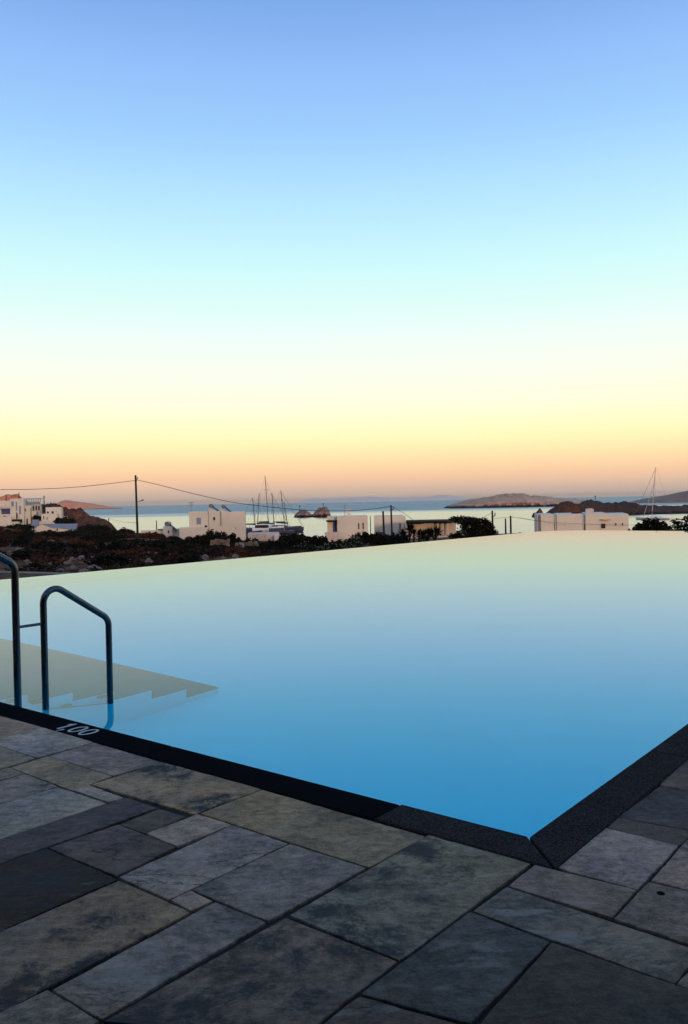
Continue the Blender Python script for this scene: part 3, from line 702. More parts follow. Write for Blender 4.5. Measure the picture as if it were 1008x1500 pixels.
# projecting bay and right block with swooping parapets
def swoop(mb, x0, x1, ya, yb_, ybot, Y0, dep, n=8):
    a0, a1, z0, z1 = ext(x0, x1, min(ya, yb_), ybot, Y0); za = at(x0, ya, Y0).z; zb_ = at(x1, yb_, Y0).z
    top = [(a0 + (a1 - a0) * k / n, za + (zb_ - za) * (1 - (1 - k / n) ** 2.0)) for k in range(n + 1)]
    fr = [(x, Y0, z) for x, z in top] + [(a1, Y0, z0 - 2), (a0, Y0, z0 - 2)]; bk = [(x + dep * (a0 + a1) / 2 / Y0 * .8, Y0 + dep, z) for x, _, z in fr]
    mb.poly(list(reversed(fr))); mb.poly(bk)
    for k in range(len(fr)): k2 = (k + 1) % len(fr); mb.poly([fr[k], fr[k2], bk[k2], bk[k]])
mb = MB(); swoop(mb, 306.4, 322.5, 744.3, 748.8, 790, Y - 0.7, 7.5); mb.build('bay', M['whitewash'], h)
mb = MB(); swoop(mb, 322.6, 336, 745.2, 749.6, 790, Y - 0.2, 7.2); mb.build('parapet', M['whitewash'], h)
pbox('wing', M['whitewash'], h, 336.05, 359.2, 749.5, 786, Y - 0.2, 7.0, 2)
window(h, 288, 294.6, 758.3, 768, Y, M['whitewash'], M['shutter_grey'], lab='window closed by a grey blue shutter')
window(h, 312.4, 315.4, 757.5, 762, Y - .7)
window(h, 300, 303.6, 769.5, 772.4, Y, None, M['dark_roof'], lab='small dark vent opening above the terrace')
window(h, 344.2, 346.4, 772.5, 775, Y - .2, None, M['tan_wall'], lab='tiny tan vent in the right block')
mb = MB(); q = at(324, 770, Y - .92); q1 = at(324, 748, Y - .92); mb.tube([q, (q.x, q.y, q1.z)], 0.06, 8); mb.build('drainpipe', M['metal_grey'], h)
heater(307.8, 741, Y, 1.2, 'grey solar tank on the left curved parapet of the cubic white house')
heater(325.8, 742, Y, 1.4, 'grey solar tank on the right curved parapet of the cubic white house')
antenna(280.3, 735, 749.6, Y + 2, 'thin television antenna on the left roof edge of the cubic white house')

# long low white wall in front of the boats
Y = 124; h = house('low_white_building', 396, 796, Y, 'long low white building below the moored motor yacht')
pbox('wall', M['whitewash_old'], h, 363, 409, 781.5, 797, Y + 2, 6, 2); pbox('annex', M['whitewash'], h, 402, 426.5, 784.5, 797, Y, 4, 2)
window(h, 387, 390.5, 783.8, 788.5, Y + 2, M['whitewash_old'], M['tan_wall'], 'door', 'faded tan door')

# small buildings left of the cubic house
Y = 150; h = house('white_cottage', 246, 790, Y, 'small white cottage with a solar heater left of the cubic house')
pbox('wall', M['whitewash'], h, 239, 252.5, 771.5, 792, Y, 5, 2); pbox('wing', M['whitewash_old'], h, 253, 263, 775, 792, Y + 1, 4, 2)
window(h, 246, 248, 777, 781, Y)
heater(243.5, 767.5, Y, 1.5, 'grey solar tank with a long dark panel on the small white cottage', 1.5)
Y = 156; h = empty('quay_wall', at(223, 781, Y)); tag(h, 'low white quay wall running left from the small white cottage', 'wall')
pbox('wall', M['whitewash'], h, 206, 239, 776.8, 783, Y, 0.5, 2)
pbox('cap', M['red_paint'], h, 231, 239, 774.8, 776.75, Y, 0.5)['label'] = 'rust red strip on the end of the wall'

# middle house with blue door
Y = 108; h = house('white_house', 508, 792, Y, 'white flat roofed house with a cobalt blue door under a porch')
pbox('wall', M['whitewash'], h, 494.2, 539, 756.2, 792, Y, 7, 3)
pbox('porch_back', M['whitewash'], h, 479.5, 494.15, 756.4, 790, Y + 1.3, 5.6, 3)
pbox('porch_roof', M['dark_roof'], h, 477.5, 494.15, 762.3, 764, Y - 0.4, 1.69)['label'] = 'thin dark porch slab'
pbox('garden_wall', M['whitewash_old'], h, 476, 497.5, 779.5, 792, Y - 1.2, 0.4, 2)
window(h, 488.4, 493.2, 765.7, 783, Y + 1.3, M['shutter_blue'], M['door_blue'], 'door', 'cobalt blue front door')
window(h, 524.6, 526.6, 766.5, 775, Y); window(h, 531, 533, 765.8, 775, Y)
mb = MB(); swoop(mb, 508, 521, 746.3, 756.2, 757.5, Y + 2, 2.0); mb.build('stair_head', M['whitewash'], h)
pbox('chimney', M['tan_wall'], h, 510, 515, 745, 747.5, Y + 2.3, 0.6)
antenna(505.3, 739, 757, Y + 1.5, 'tall thin antenna on the roof of the blue door house', 2)
Y = 112; h = house('white_house', 570, 790, Y, 'plain white block house right of the blue door house')
pbox('wall', M['whitewash'], h, 548.2, 592, 755.8, 790, Y, 7, 3); window(h, 585, 587, 766.5, 776, Y)
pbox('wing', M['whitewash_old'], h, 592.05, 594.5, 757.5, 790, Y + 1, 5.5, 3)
# long tan building with dark flat roof
Y = 100; h = house('tan_bungalow', 630, 790, Y, 'low tan bungalow with a thin dark flat roof')
pbox('wall', M['tan_wall'], h, 594.8, 668, 766.5, 790, Y, 6, 3); pbox('roof', M['dark_roof'], h, 594.4, 666, 763.3, 764.9, Y - 1.2, 8)
pbox('roof_edge', M['dark_roof'], h, 595.5, 621, 765, 767.5, Y - 1.0, 0.3); pbox('roof_edge', M['dark_roof'], h, 640, 662, 765, 766.6, Y - 1.0, 0.3)
for x in (641, 648.3, 655.5): pbox('column', M['whitewash_old'], h, x, x + 1.6, 765, 790, Y - 0.9, 0.14, 2)
h2 = empty('garden_wall', at(653, 791, 96)); tag(h2, 'short white garden wall in front of the tan bungalow', 'wall'); pbox('wall', M['whitewash_old'], h2, 640, 668.5, 784.6, 793, 96, 0.35, 2)

# right house
Y = 92; h = house('white_house', 854, 785, Y, 'wide white flat roofed house standing just past the right end of the pool')
a, b, z0, z1 = ext(787.2, 792.6, 753.8, 785, Y + 0.2)
pbox('wall', M['whitewash'], h, 792.6, 811.2, 753.7, 785, Y, 9, 3); pbox('wall', M['whitewash'], h, 815.6, 853.4, 753.3, 785, Y, 9, 3)
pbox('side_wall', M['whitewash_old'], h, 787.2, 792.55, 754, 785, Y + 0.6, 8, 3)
pbox('recess', M['recess_shade'], h, 811.25, 815.55, 754.2, 785, Y + 0.12, 8, 3); pbox('recess', M['recess_shade'], h, 853.45, 857.8, 754.0, 785, Y + 0.12, 8, 3)
pbox('wall', M['whitewash'], h, 857.85, 889.8, 752.1, 785, Y - 0.1, 9, 3); pbox('wall', M['whitewash'], h, 889.85, 921, 753.2, 785, Y, 9, 3)
pbox('roof_box', M['whitewash_old'], h, 858.5, 870, 746.0, 753.5, Y + 2.2, 1.6); pbox('roof_vent', M['dark_roof'], h, 840, 848, 750.6, 753.6, Y + 3, 0.8)
pbox('chimney', M['whitewash_old'], h, 862, 868, 744.8, 746, Y + 2.4, 0.9)
window(h, 811.9, 813.2, 767, 777, Y + .12); window(h, 855.2, 856.6, 767, 777, Y + .12, None, M['dark_roof'], 'door', 'narrow dark door in the recess')
window(h, 880.3, 886.8, 767, 774, Y - .1); a, b, z0, z1 = ext(880, 893, 760.5, 761.7, Y - .1)
mb = MB(); mb.box(a, b, Y - 0.75, Y - 0.103, z0, z1); mb.build('awning', M['tan_wall'], h)
window(h, 901, 902.8, 766.2, 769.8, Y); window(h, 910.8, 912.8, 766.2, 769.8, Y)

# village on the left shore
VG = 'white houses of the village on the left shore'
Y = 210; h = house('village_house', 15, 768, Y, 'tall white village house with arched niche and dark blue veranda'); h['group'] = VG
pbox('wall', M['whitewash'], h, -14, 15, 733.5, 765, Y + 3, 9, 2); pbox('tower', M['whitewash'], h, 15.05, 35, 730.3, 767, Y + 1, 9, 2)
pbox('front_block', M['whitewash'], h, -3, 16.8, 757, 769, Y - 1.5, 4.4, 2)
pbox('veranda_roof', M['whitewash_old'], h, -6, 15.2, 741.8, 745, Y + .6, 2.38); window(h, 2.5, 14.8, 746, 752.6, Y + 3, M['shutter_blue'], M['shutter_blue'], 'veranda', 'dark blue veranda opening')
window(h, 16.5, 20.5, 734.5, 742, Y + 1, None, M['shutter_grey']); window(h, 23.2, 25.4, 735.5, 748, Y + 1, None, M['shutter_grey'], 'niche', 'tall pale blue arched niche'); window(h, 28, 31, 741, 753, Y + 1, None, M['shutter_grey'])
window(h, 24, 26, 752, 759, Y + 1); window(h, 5, 8, 755.4, 756.8, Y + 1.2)
pbox('canopy', M['dark_roof'], h, 17.5, 32, 760.8, 765.4, Y - .6, 1.58)['label'] = 'dark shop awning'
h = house('village_house', 47, 768, Y + 6, 'white village house topped by a pale blue slatted terrace'); h['group'] = VG
Y2 = Y + 6; pbox('wall', M['whitewash'], h, 35.5, 45.4, 741, 769, Y2 - 2, 8, 2); pbox('wall', M['whitewash_old'], h, 38.2, 59.5, 739, 757, Y2 + 6.05, 6, 2); pbox('wing', M['whitewash'], h, 45.45, 53, 749, 768, Y2 - 1, 7, 2)
hp = pbox('slatted_rail', M['rail_blue'], h, 38, 59, 735.2, 738.8, Y2 + 5.4, 0.12)
mb = MB()
for k in range(9): a, b, z0, z1 = ext(38 + k * 2.6, 38.7 + k * 2.6, 730.6, 735.2, Y2 + 5.4); mb.box(a, b, Y2 + 5.4, Y2 + 5.55, z0, z1)
a, b, z0, z1 = ext(37.5, 59.5, 730, 731, Y2 + 5.4); mb.box(a, b, Y2 + 5.2, Y2 + 7.5, z0, z1); mb.build('pergola', M['rail_blue'], h)
for x in (39.3, 43.5, 47.8, 52, 56): window(h, x, x + 2.6, 741.0, 747.6, Y2 + 6.05, None, M['glass_dark'])
window(h, 38.8, 41, 760, 767.5, Y2 - 2, None, M['dark_roof'], 'door', 'dark doorway'); window(h, 36.5, 38, 745, 749, Y2 - 2); window(h, 46.5, 48.6, 757, 766, Y2 - 1, None, M['red_paint'], 'door', 'reddish door')
h = house('village_house', 76, 764, 214, 'stepped white village house with two stacked blocks at the village end'); h['group'] = VG
pbox('upper_block', M['whitewash'], h, 67, 90, 742.8, 755, 218, 6, 2); pbox('lower_block', M['whitewash'], h, 60.8, 84, 752.6, 769, 212, 5.9, 2)
pbox('side_wing', M['whitewash_old'], h, 84.05, 91.5, 745, 757, 219, 4, 2); pbox('low_wall', M['whitewash'], h, 57, 90, 763.5, 769, 210.5, 0.6, 1)
window(h, 75.8, 78.8, 748.8, 752.4, 218); window(h, 69, 71.6, 749.3, 752, 218); window(h, 63.5, 65, 756, 760, 212); window(h, 68.6, 69.8, 757.5, 761, 212); window(h, 81.5, 83.5, 748, 750.5, 218, None, M['tan_wall'])
h = house('village_house', 40, 768, 206, 'plain low white wall house at the foot of the village'); h['group'] = VG
pbox('wall', M['whitewash'], h, 33, 47, 768.6, 775, 204, 4, 2); pbox('wing', M['shutter_grey'], h, 47.05, 56, 761.5, 772, 207, 4, 2); pbox('wall', M['whitewash_old'], h, 1, 14, 769.5, 773, 203, 3, 2)
for x0, x1, yt, yb, Yv, lb in ((-40, -14.5, 737, 768, 218, 'low white village house cut by the left edge of the picture'), (52.5, 60, 745, 760, 223, 'narrow white village house behind the stepped house'), (16, 27, 764.5, 772, 201, 'small white shop front below the dark awning'), (91, 98, 757, 766, 226, 'small white box house under the brown cliffs')):
    h = house('village_house', (x0 + x1) / 2, yb, Yv, lb); h['group'] = VG; pbox('wall', M['whitewash'], h, x0, x1, yt, yb, Yv, 5, 2)
    for k in range(2): xx = x0 + (x1 - x0) * (.22 + .42 * k); window(h, xx, xx + (x1 - x0) * .16, yt + (yb - yt) * .3, yt + (yb - yt) * .62, Yv)
    pbox('parapet', M['whitewash_old'], h, x0 - .3, x1 + .3, yt - .5, yt - .02, Yv - .15, .5)
# gabled shed
h = house('gabled_shed', 78, 778, 190, 'low white gabled shed with a grey roof below the village'); h['group'] = VG
a, b, z0, z1 = ext(50, 76, 768, 779, 190); Dp = 6
pk = ((a + b) / 2 - 0.3, at(62, 767.6, 190).z); zl = at(51, 774.5, 190).z; zr = at(75, 773.5, 190).z; xr = at(104, 777, 190).x
mb = MB(); mb.poly([(a, 190, z0 - 2), (b, 190, z0 - 2), (b, 190, zr), (pk[0], 190, pk[1]), (a, 190, zl)]); mb.poly([(b, 190, z0 - 2), (xr, 193, z0 - 2), (xr, 193, zr - .6), (b, 190, zr)])
mb.poly([(a, 190, z0 - 2), (a, 190, zl), (a + 2.6, 196, zl), (a + 2.6, 196, z0 - 2)]); mb.poly([(xr, 193, z0 - 2), (xr, 199, z0 - 2), (xr, 199, zr - .6), (xr, 193, zr - .6)]); mb.build('wall', M['whitewash'], h)
mb = MB(); mb.poly([(b + .1, 189.8, zr + .05), (xr + .2, 192.9, zr - .5), (xr - .6, 197, zr + .75), (pk[0], 189.8, pk[1] + .06)]); mb.poly([(pk[0], 189.8, pk[1] + .06), (xr - .6, 197, zr + .75), (xr - 4, 200, zl), (a - .1, 189.8, zl + .05)]); mb.build('roof', M['grey_roof'], h)
window(h, 81, 85, 774.3, 777.4, 190.6, None, M['dark_roof'])
h = house('harbour_hut', 105, 770, 222, 'small white harbour hut at the foot of the brown cliffs'); h['group'] = VG
pbox('wall', M['whitewash'], h, 99.5, 109.5, 764.6, 771, 220, 3, 2); pbox('roof', M['whitewash_old'], h, 99, 110, 763.9, 764.55, 219.7, 3.6); window(h, 102.5, 104.5, 766.5, 769, 220)
# little chapel on the island and marks on the islets
h = house('island_chapel', 778, 727, 735, 'tiny white chapel on top of the long rocky island')
pbox('wall', M['whitewash'], h, 775.5, 780.5, 724.2, 728, 733, 2.5, 1); mb = MB(); p = at(778, 723.6, 734); mb.tube([p - Vector((0, 0, .6)), p, p + Vector((0, 0, .5))], 0.8, 10, r_end=0.2); mb.build('dome', M['whitewash'], h)
for x, yt, yb, Yb, lb in ((439.3, 740.6, 748, 427, 'thin beacon pole on the lower left islet'), (473.6, 737.6, 744.5, 427, 'thin beacon pole on the taller right islet'), (872, 726.5, 735.5, 361, 'small beacon pole on the brown headland crest')):
    a, b = at(x, yb, Yb), at(x, yt, Yb); h = empty('beacon', a); tag(h, lb, 'beacon', 'beacons on the rocks')
    mb = MB(); mb.tube([a - Vector((0, 0, 1)), b], 0.16, 8, r_end=0.1); mb.build('pole', M['wood_pole'], h); mb = MB(); mb.tube([b - Vector((0, 0, .5)), b + Vector((0, 0, .1))], 0.35, 8, r_end=.2); mb.build('lantern', M['wood_pole'], h)

# ------------------------------------------------------------------ utility poles and cables
def pole(px, yt, yb, Y, label, r=0.11, lean=0.0, arm=True, group='timber utility poles'):
    b = at(px, yb, Y); t = at(px, yt, Y); t = Vector((b.x + lean, Y, t.z)); h = empty('utility_pole', b); tag(h, label, 'pole', group)
    mb = MB(); mb.tube([b - Vector((0, 0, 2)), b, b + (t - b) * .5, t], r * 1.15, 10, r_end=r * .8); mb.build('shaft', M['wood_pole'], h)
    if arm:
        mb = MB(); mb.tube([t + Vector((-.05, 0, -.55)), t + Vector((.22, -.05, -.5)), t + Vector((.25, -.05, -.2))], 0.05, 8); mb.build('insulator', M['cable'], h)
    return t
def cable(pts, label, r=0.03):
    P = [at(*p) for p in pts]; S = []
    for k in range(len(P) - 1):
        p0_, p1, p2, p3 = P[max(k - 1, 0)], P[k], P[k + 1], P[min(k + 2, len(P) - 1)]
        for j in range(8):
            t = j / 8; S.append(0.5 * ((2 * p1) + (p2 - p0_) * t + (2 * p0_ - 5 * p1 + 4 * p2 - p3) * t * t + (3 * p1 - p0_ - 3 * p2 + p3) * t ** 3))
    S.append(P[-1]); mb = MB(); mb.tube(S, r, 6); return tag(mb.build('power_cable', M['cable']), label, 'cable', 'overhead cables')
t1 = pole(202, 696, 793, 100, 'tall bare timber utility pole standing alone in the scrub', 0.14, -.1)
mb = MB(); q = at(203, 735, 99.9); hh = empty('street_lamp', q); tag(hh, 'small lamp on a short arm fixed to the tall scrub pole', 'lamp')
mb.tube([q, q + Vector((.35, -.1, .12))], .03, 6); mb.build('arm', M['cable'], hh); mb = MB(); mb.tube([q + Vector((.3, -.1, .1)), q + Vector((.62, -.12, .22))], .07, 8, r_end=.1); mb.build('lamp_head', M['metal_grey'], hh)
pole(563.3, 748.7, 800, 84, 'short leaning timber pole in front of the plain white block house', 0.12, -.08, False)
pole(574.3, 739.8, 786, 90, 'taller timber pole carrying the main cable before the plain white block house', 0.11, -.05)
pole(543, 756, 780, 116, 'thin pale pole in the gap between the two middle white houses', 0.06, 0, False)
pole(722.2, 748, 790, 78, 'timber pole rising behind the spreading dark tree', 0.10, -.02)
pole(741, 759.5, 786, 84, 'lower of two timber poles close together right of the dark tree', 0.09, 0, False)
pole(748.5, 755.5, 786, 82, 'higher of two timber poles close together right of the dark tree', 0.10, 0, False)
pole(159.5, 758.5, 772, 175, 'short pole at the tip of the brown cliffs', 0.10, 0, False)
pole(229.6, 762.5, 779, 158, 'short pole standing on the quay wall', 0.10, 0, False)
pole(9.3, 724.5, 738, 216, 'thin pole above the left roof of the tall village house', 0.13, 0, False)
pole(28, 721.5, 733, 216, 'thin pole on the tower of the tall village house', 0.12, 0, False)
pole(64.8, 726, 742, 232, 'thin pole on the hill crest beyond the slatted terrace', 0.13, 0)
pole(46, 744, 774, 200, 'dark pole in front of the village house with slatted terrace', 0.10, 0, False)
pole(24.5, 750, 766, 204, 'short dark pole before the tall village house tower', 0.10, 0, False)
cable([(-60, 716, 96), (0, 717.2, 97), (60, 716.3, 98), (120, 712.8, 99), (201.5, 703.5, 99.9)], 'cable running left from the tall scrub pole out of frame', 0.035)
cable([(202.5, 703.5, 99.9), (230, 709.6, 99.3), (289.5, 724.6, 98), (349, 737, 96.6), (430, 746, 94), (480, 748.4, 92.6), (529, 747.3, 91.3), (573.8, 741.5, 89.9)], 'long sagging cable from the tall scrub pole to the middle timber pole', 0.035)
cable([(574.5, 741.5, 89.9), (590, 751, 93), (607, 763, 98.7)], 'cable dropping from the middle timber pole to the bungalow roof', 0.022)
cable([(722, 750, 77.9), (712, 756, 79), (704, 760, 80)], 'short cable going left into the dark tree', 0.014)
cable([(722.4, 760, 77.9), (741, 758, 83), (760, 758.5, 86), (800, 764, 88), (850, 767.3, 90.2), (921, 769, 91), (960, 768, 91)], 'cable passing in front of the wide white house', 0.016)
cable([(748.5, 757, 81.9), (770, 760.5, 84), (788, 763.5, 89), (830, 769, 91)], 'thin cable from the twin poles to the wide white house', 0.012)
cable([(159.5, 760, 175), (180, 764.5, 168), (201.8, 766, 100.2)], 'thin cable between the cliff pole and the tall scrub pole', 0.02)

# ------------------------------------------------------------------ boats
def hull_mesh(mb, c, ang, L, Bm, fb, n=12):
    ca, sa = math.cos(ang), math.sin(ang); rows = []
    for k in range(n + 1):
        t = k / n; w = Bm / 2 * (math.sin(math.pi * min(1, 0.28 + t * 0.72)) ** 0.7 if t < 1 else 0.02); w = max(w, 0.03)
        zt = fb * (1 + 0.35 * t * t); xs__ = -L / 2 + L * t
        sec = [(-w, zt), (-w * .92, zt * .4), (-w * .6, -.15), (0, -.45 * (1 - t * .8)), (w * .6, -.15), (w * .92, zt * .4), (w, zt)]
        rows.append([(c.x + (xs__ + (0.12 * L * .3 * t if z > 0 else 0)) * ca - y * sa, c.y + xs__ * sa + y * ca, SEA + z) for y, z in sec])
    mb.grid(rows); mb.poly(rows[0]); 
    for k in range(n): mb.poly([rows[k][0], rows[k][-1], rows[k + 1][-1], rows[k + 1][0]])
def boat(px, Y, ang, L, mast_top_px, lean_px, label, hull='hull_white', mat='mast', boom=True, stays=(1, 1), group='sailing boats at anchor', fb=1.0):
    c = at(px, 760, Y); c = Vector((c.x, Y, SEA)); h = empty('sailing_boat', c); tag(h, label, 'sailing boat', group)
    mb = MB(); hull_mesh(mb, c, ang, L, L * .3, fb); mb.build('hull', M[hull], h)
    ca, sa = math.cos(ang), math.sin(ang); d = Vector((ca, sa, 0)); s_ = Vector((-sa, ca, 0))
    mb = MB(); b0 = c + d * (-.12 * L) ; z0, z1 = fb + .02, fb + .5
    q = [b0 - d * L * .16 - s_ * L * .09, b0 + d * L * .22 - s_ * L * .06, b0 + d * L * .22 + s_ * L * .06, b0 - d * L * .16 + s_ * L * .09]
    mb.hexa([p + Vector((0, 0, z0)) for p in q] + [p + (b0 - p) * .12 + Vector((0, 0, z1)) for p in q]); mb.build('cabin', M[hull], h)
    foot = c + d * (.06 * L) + Vector((0, 0, 1.0)); tp = at(*mast_top_px, Y); top = Vector((tp.x, foot.y, tp.z)); foot.x += lean_px * Y / F
    mb = MB(); mb.tube([foot, foot + (top - foot) * .6, top], .12, 8, r_end=.085)
    for f in (.45, .72): p = foot + (top - foot) * f; mb.tube([p - s_ * .8 - d * .1, p, p + s_ * .8 - d * .1], .04, 6)
    mb.build('mast', M[mat], h)
    if boom:
        p = foot + Vector((0, 0, 1.3)); mb = MB(); mb.tube([p, p - d * L * .34 + Vector((0, 0, .1))], .22, 8, r_end=.12); mb.build('boom', M['canvas_dark'], h)
    mb = MB(); bow = c + d * (.56 * L) + Vector((0, 0, 1.35)); stern = c - d * (.5 * L) + Vector((0, 0, 1.05))
    if stays[0]: mb.tube([top - (top - foot) * .04, bow], .045 if stays[0] == 2 else .02, 6)
    if stays[1]: mb.tube([top, stern], .018, 6)
    for sg in (-1, 1): mb.tube([top - (top - foot) * .1, foot + s_ * sg * L * .14], .014, 6)
    mb.build('rigging', M['wire'], h); return h, c, top, foot
boat(371, 208, 0.55, 10.0, (369.8, 729.5), 0, 'sailing boat with the shortest mast just right of the cubic house')
boat(379, 216, 2.3, 10.5, (379.4, 723), 0, 'sailing boat whose mast rises over the cabin of the motor yacht', 'hull_dark')
boat(391, 232, 1.1, 14.5, (388, 696.5), 0, 'sailing boat with the tallest mast in the harbour cluster')
boat(399, 210, -0.65, 10.5, (398.6, 722), 0, 'sailing boat with a dark stay slanting right from its mast', 'hull_dark', stays=(2, 1))
boat(414, 224, -0.5, 11.0, (411.6, 718.5), 0, 'sailing boat with a leaning mast second from the right of the cluster', 'hull_dark', stays=(2, 1))
boat(418.5, 214, -0.4, 9.5, (416.4, 735), 0, 'sailing boat with a leaning mast at the right end of the cluster', 'hull_dark')
h, c, top, foot = boat(958, 262, 2.2, 12.5, (961.6, 684), 0, 'white sailing yacht alone in the right cove with its boom out', mat='mast_pale', stays=(2, 1), fb=0.6)
for dx, xx in ((0, 942.5),):
    mb = MB(); mb.tube([top - (top - foot) * .32, at(xx, 757, 262)], .07, 6); mb.build('inner_forestay', M['mast_pale'], h)
# motor yacht (catamaran with flybridge)
c = at(385, 778, 198); c = Vector((c.x, 198, SEA)); my = empty('motor_yacht', c); tag(my, 'white motor yacht with dark cabin windows and a hardtop flybridge', 'motor yacht')
mb = MB(); hull_mesh(mb, c, 0.25, 9.5, 3.4, 1.5); mb.build('hull', M['hull_white'], my)
def ybox(name, x0, x1, yt, yb, Yq, d, mat, tap=0.0):
    a, b, z0, z1 = ext(x0, x1, yt, yb, Yq); mb = MB(); mb.hexa([(a, Yq, z0), (b, Yq, z0), (b, Yq + d, z0), (a, Yq + d, z0), (a + tap, Yq + tap * .3, z1), (b - tap * .4, Yq + tap * .3, z1), (b - tap * .4, Yq + d, z1), (a + tap, Yq + d, z1)]); return mb.build(name, M[mat], my)
ybox('deck_house', 369, 395, 773.5, 777, 197, 2.6, 'hull_white'); ybox('cabin', 373, 393, 769, 773.5, 197.2, 2.2, 'glass_dark', .35); ybox('flybridge', 374.5, 394, 768, 769, 197, 2.6, 'hull_white'); ybox('hardtop', 375.5, 393.5, 765.6, 766.5, 197, 2.6, 'canvas_dark')
for x in (377, 392.5):
    a, b = at(x, 768.2, 198), at(x, 766, 198); mb = MB(); mb.tube([a, b], .06, 6); mb.build('hardtop_post', M['mast'], my)
# small craft hauled behind the low building
for x, Yq, m_, lb in ((363.5, 190, 'canvas_dark', 'dark covered dinghy beside the cubic white house'), (403, 186, 'hull_dark', 'small dark blue motorboat left of two small boats behind the low white building'), (411, 188, 'hull_dark', 'small dark motorboat at the right end of the low white building')):
    c = at(x, 778, Yq); c = Vector((c.x, Yq, SEA)); h = empty('motorboat', c); tag(h, lb, 'boat', 'small motorboats behind the low white building')
    mb = MB(); hull_mesh(mb, c, U(-.3, .3), 6.0, 2.2, 1.0); mb.build('hull', M[m_], h); mb = MB(); mb.box(c.x - 1.3, c.x + .9, Yq - .7, Yq + .7, SEA + 1.05, SEA + 1.9); mb.build('cabin', M[m_], h)
    mb = MB(); mb.tube([(c.x + .4, Yq, SEA + 1.9), (c.x + .4, Yq, SEA + 2.9)], .05, 6); mb.build('mast', M['mast'], h)

# ------------------------------------------------------------------ plants
def leafy(mb, lobes, n, size, flat=0.5):
    vol = [l[1] * l[2] * l[3] for l in lobes]; tot = sum(vol)
    for (c, rx, ry, rz_), v in zip(lobes, vol):
        m = int(n * v / tot)
        for _ in range(m):
            while True:
                d = Vector((U(-1, 1), U(-1, 1), U(-1, 1)))
                if 0.05 < d.length < 1: break
            d = d.normalized() * (0.45 + 0.6 * R() ** 0.6) * (0.85 + 0.4 * mnoise.noise(d * 2.2 + c))
            p = Vector(c) + Vector((d.x * rx, d.y * ry, d.z * rz_)); s = size * U(.6, 1.4)
            a = Vector((U(-1, 1), U(-1, 1), U(-1, 1) * flat)).normalized() * s; b = a.cross(Vector((U(-1, 1), U(-1, 1), U(-1, 1)))).normalized() * s * .5
            mb.poly([p - a, p + b, p + a, p - b])
def shrub(px, yt, yb, Y, wpx, label, mat='leaf_dark', n=1500, size=0.13, group=None, cat='shrub', lobes=None, name='shrub', flowers=0, down=0.3):
    b = at(px, yb, Y); top = at(px, yt, Y).z; w = wpx * Y / F / 2; H = top - b.z; b.z -= down
    h = empty(name, b); tag(h, label, cat, group)
    L = []
    k = lobes or max(3, int(wpx / 9))
    for i in range(k):
        x = -w + 2 * w * (i + .5) / k; hh_ = (H + down) * U(.72, 1.0) * (1 - .35 * (abs(x) / w) ** 2); r = w / k * 1.5
        L.append((Vector((b.x + x, b.y + U(-.4, .4) * r, b.z + hh_ * .5)), r * U(.9, 1.25), r * 1.1, hh_ * .52))
    mb = MB(); leafy(mb, L, n, size); mb.build('foliage', M[mat], h)
    mb = MB()
    for i in range(3): mb.tube([b + Vector((U(-.1, .1), 0, -.3)), b + Vector((U(-.4, .4) * w, U(-.2, .2), (H + down) * .6))], 0.05, 6, r_end=.02)
    mb.build('stem', M['wood_pole'], h)
    if flowers:
        mb = MB()
        for i in range(flowers):
            c = random.choice(L); q = c[0] + Vector((U(-1, 1) * c[1], -c[2] * U(.5, 1.0), U(-.6, 1) * c[3])); s = .05
            mb.poly([q + Vector((-s, 0, 0)), q + Vector((0, -.01, -s)), q + Vector((s, 0, 0)), q + Vector((0, .01, s))])
        mb.build('blossom', M['flower'], h)
    return h
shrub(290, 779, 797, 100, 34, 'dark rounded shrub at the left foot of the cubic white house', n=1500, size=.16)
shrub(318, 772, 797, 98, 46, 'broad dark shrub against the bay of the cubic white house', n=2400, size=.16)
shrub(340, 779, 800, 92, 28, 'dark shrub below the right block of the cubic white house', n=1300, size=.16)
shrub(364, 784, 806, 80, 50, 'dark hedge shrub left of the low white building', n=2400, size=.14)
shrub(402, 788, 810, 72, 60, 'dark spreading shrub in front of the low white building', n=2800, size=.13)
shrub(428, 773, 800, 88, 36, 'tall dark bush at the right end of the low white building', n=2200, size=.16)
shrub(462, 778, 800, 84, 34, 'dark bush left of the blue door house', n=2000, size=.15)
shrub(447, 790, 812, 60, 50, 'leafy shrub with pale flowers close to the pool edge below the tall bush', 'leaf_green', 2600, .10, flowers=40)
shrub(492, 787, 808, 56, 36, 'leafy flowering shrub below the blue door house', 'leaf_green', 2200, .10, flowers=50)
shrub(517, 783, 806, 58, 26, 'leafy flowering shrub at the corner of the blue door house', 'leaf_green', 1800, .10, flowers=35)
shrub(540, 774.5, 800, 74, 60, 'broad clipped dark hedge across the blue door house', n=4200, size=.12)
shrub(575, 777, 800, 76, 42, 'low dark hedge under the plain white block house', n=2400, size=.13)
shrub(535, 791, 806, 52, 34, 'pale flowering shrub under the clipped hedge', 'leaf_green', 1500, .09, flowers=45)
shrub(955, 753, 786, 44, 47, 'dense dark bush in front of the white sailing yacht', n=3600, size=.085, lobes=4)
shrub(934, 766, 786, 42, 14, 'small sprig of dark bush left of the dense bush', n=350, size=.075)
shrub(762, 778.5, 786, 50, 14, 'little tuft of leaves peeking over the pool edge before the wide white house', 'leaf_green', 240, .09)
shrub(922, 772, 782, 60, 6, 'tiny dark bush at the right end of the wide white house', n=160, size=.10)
shrub(28, 766, 776, 185, 34, 'dark bush mound below the tall village house', n=1300, size=.30)
shrub(95, 753, 768, 208, 26, 'dark bush below the cliffs beside the stepped village house', n=1200, size=.32)
shrub(55, 753, 760, 213, 10, 'dark bush squeezed between the village houses', n=350, size=.3)
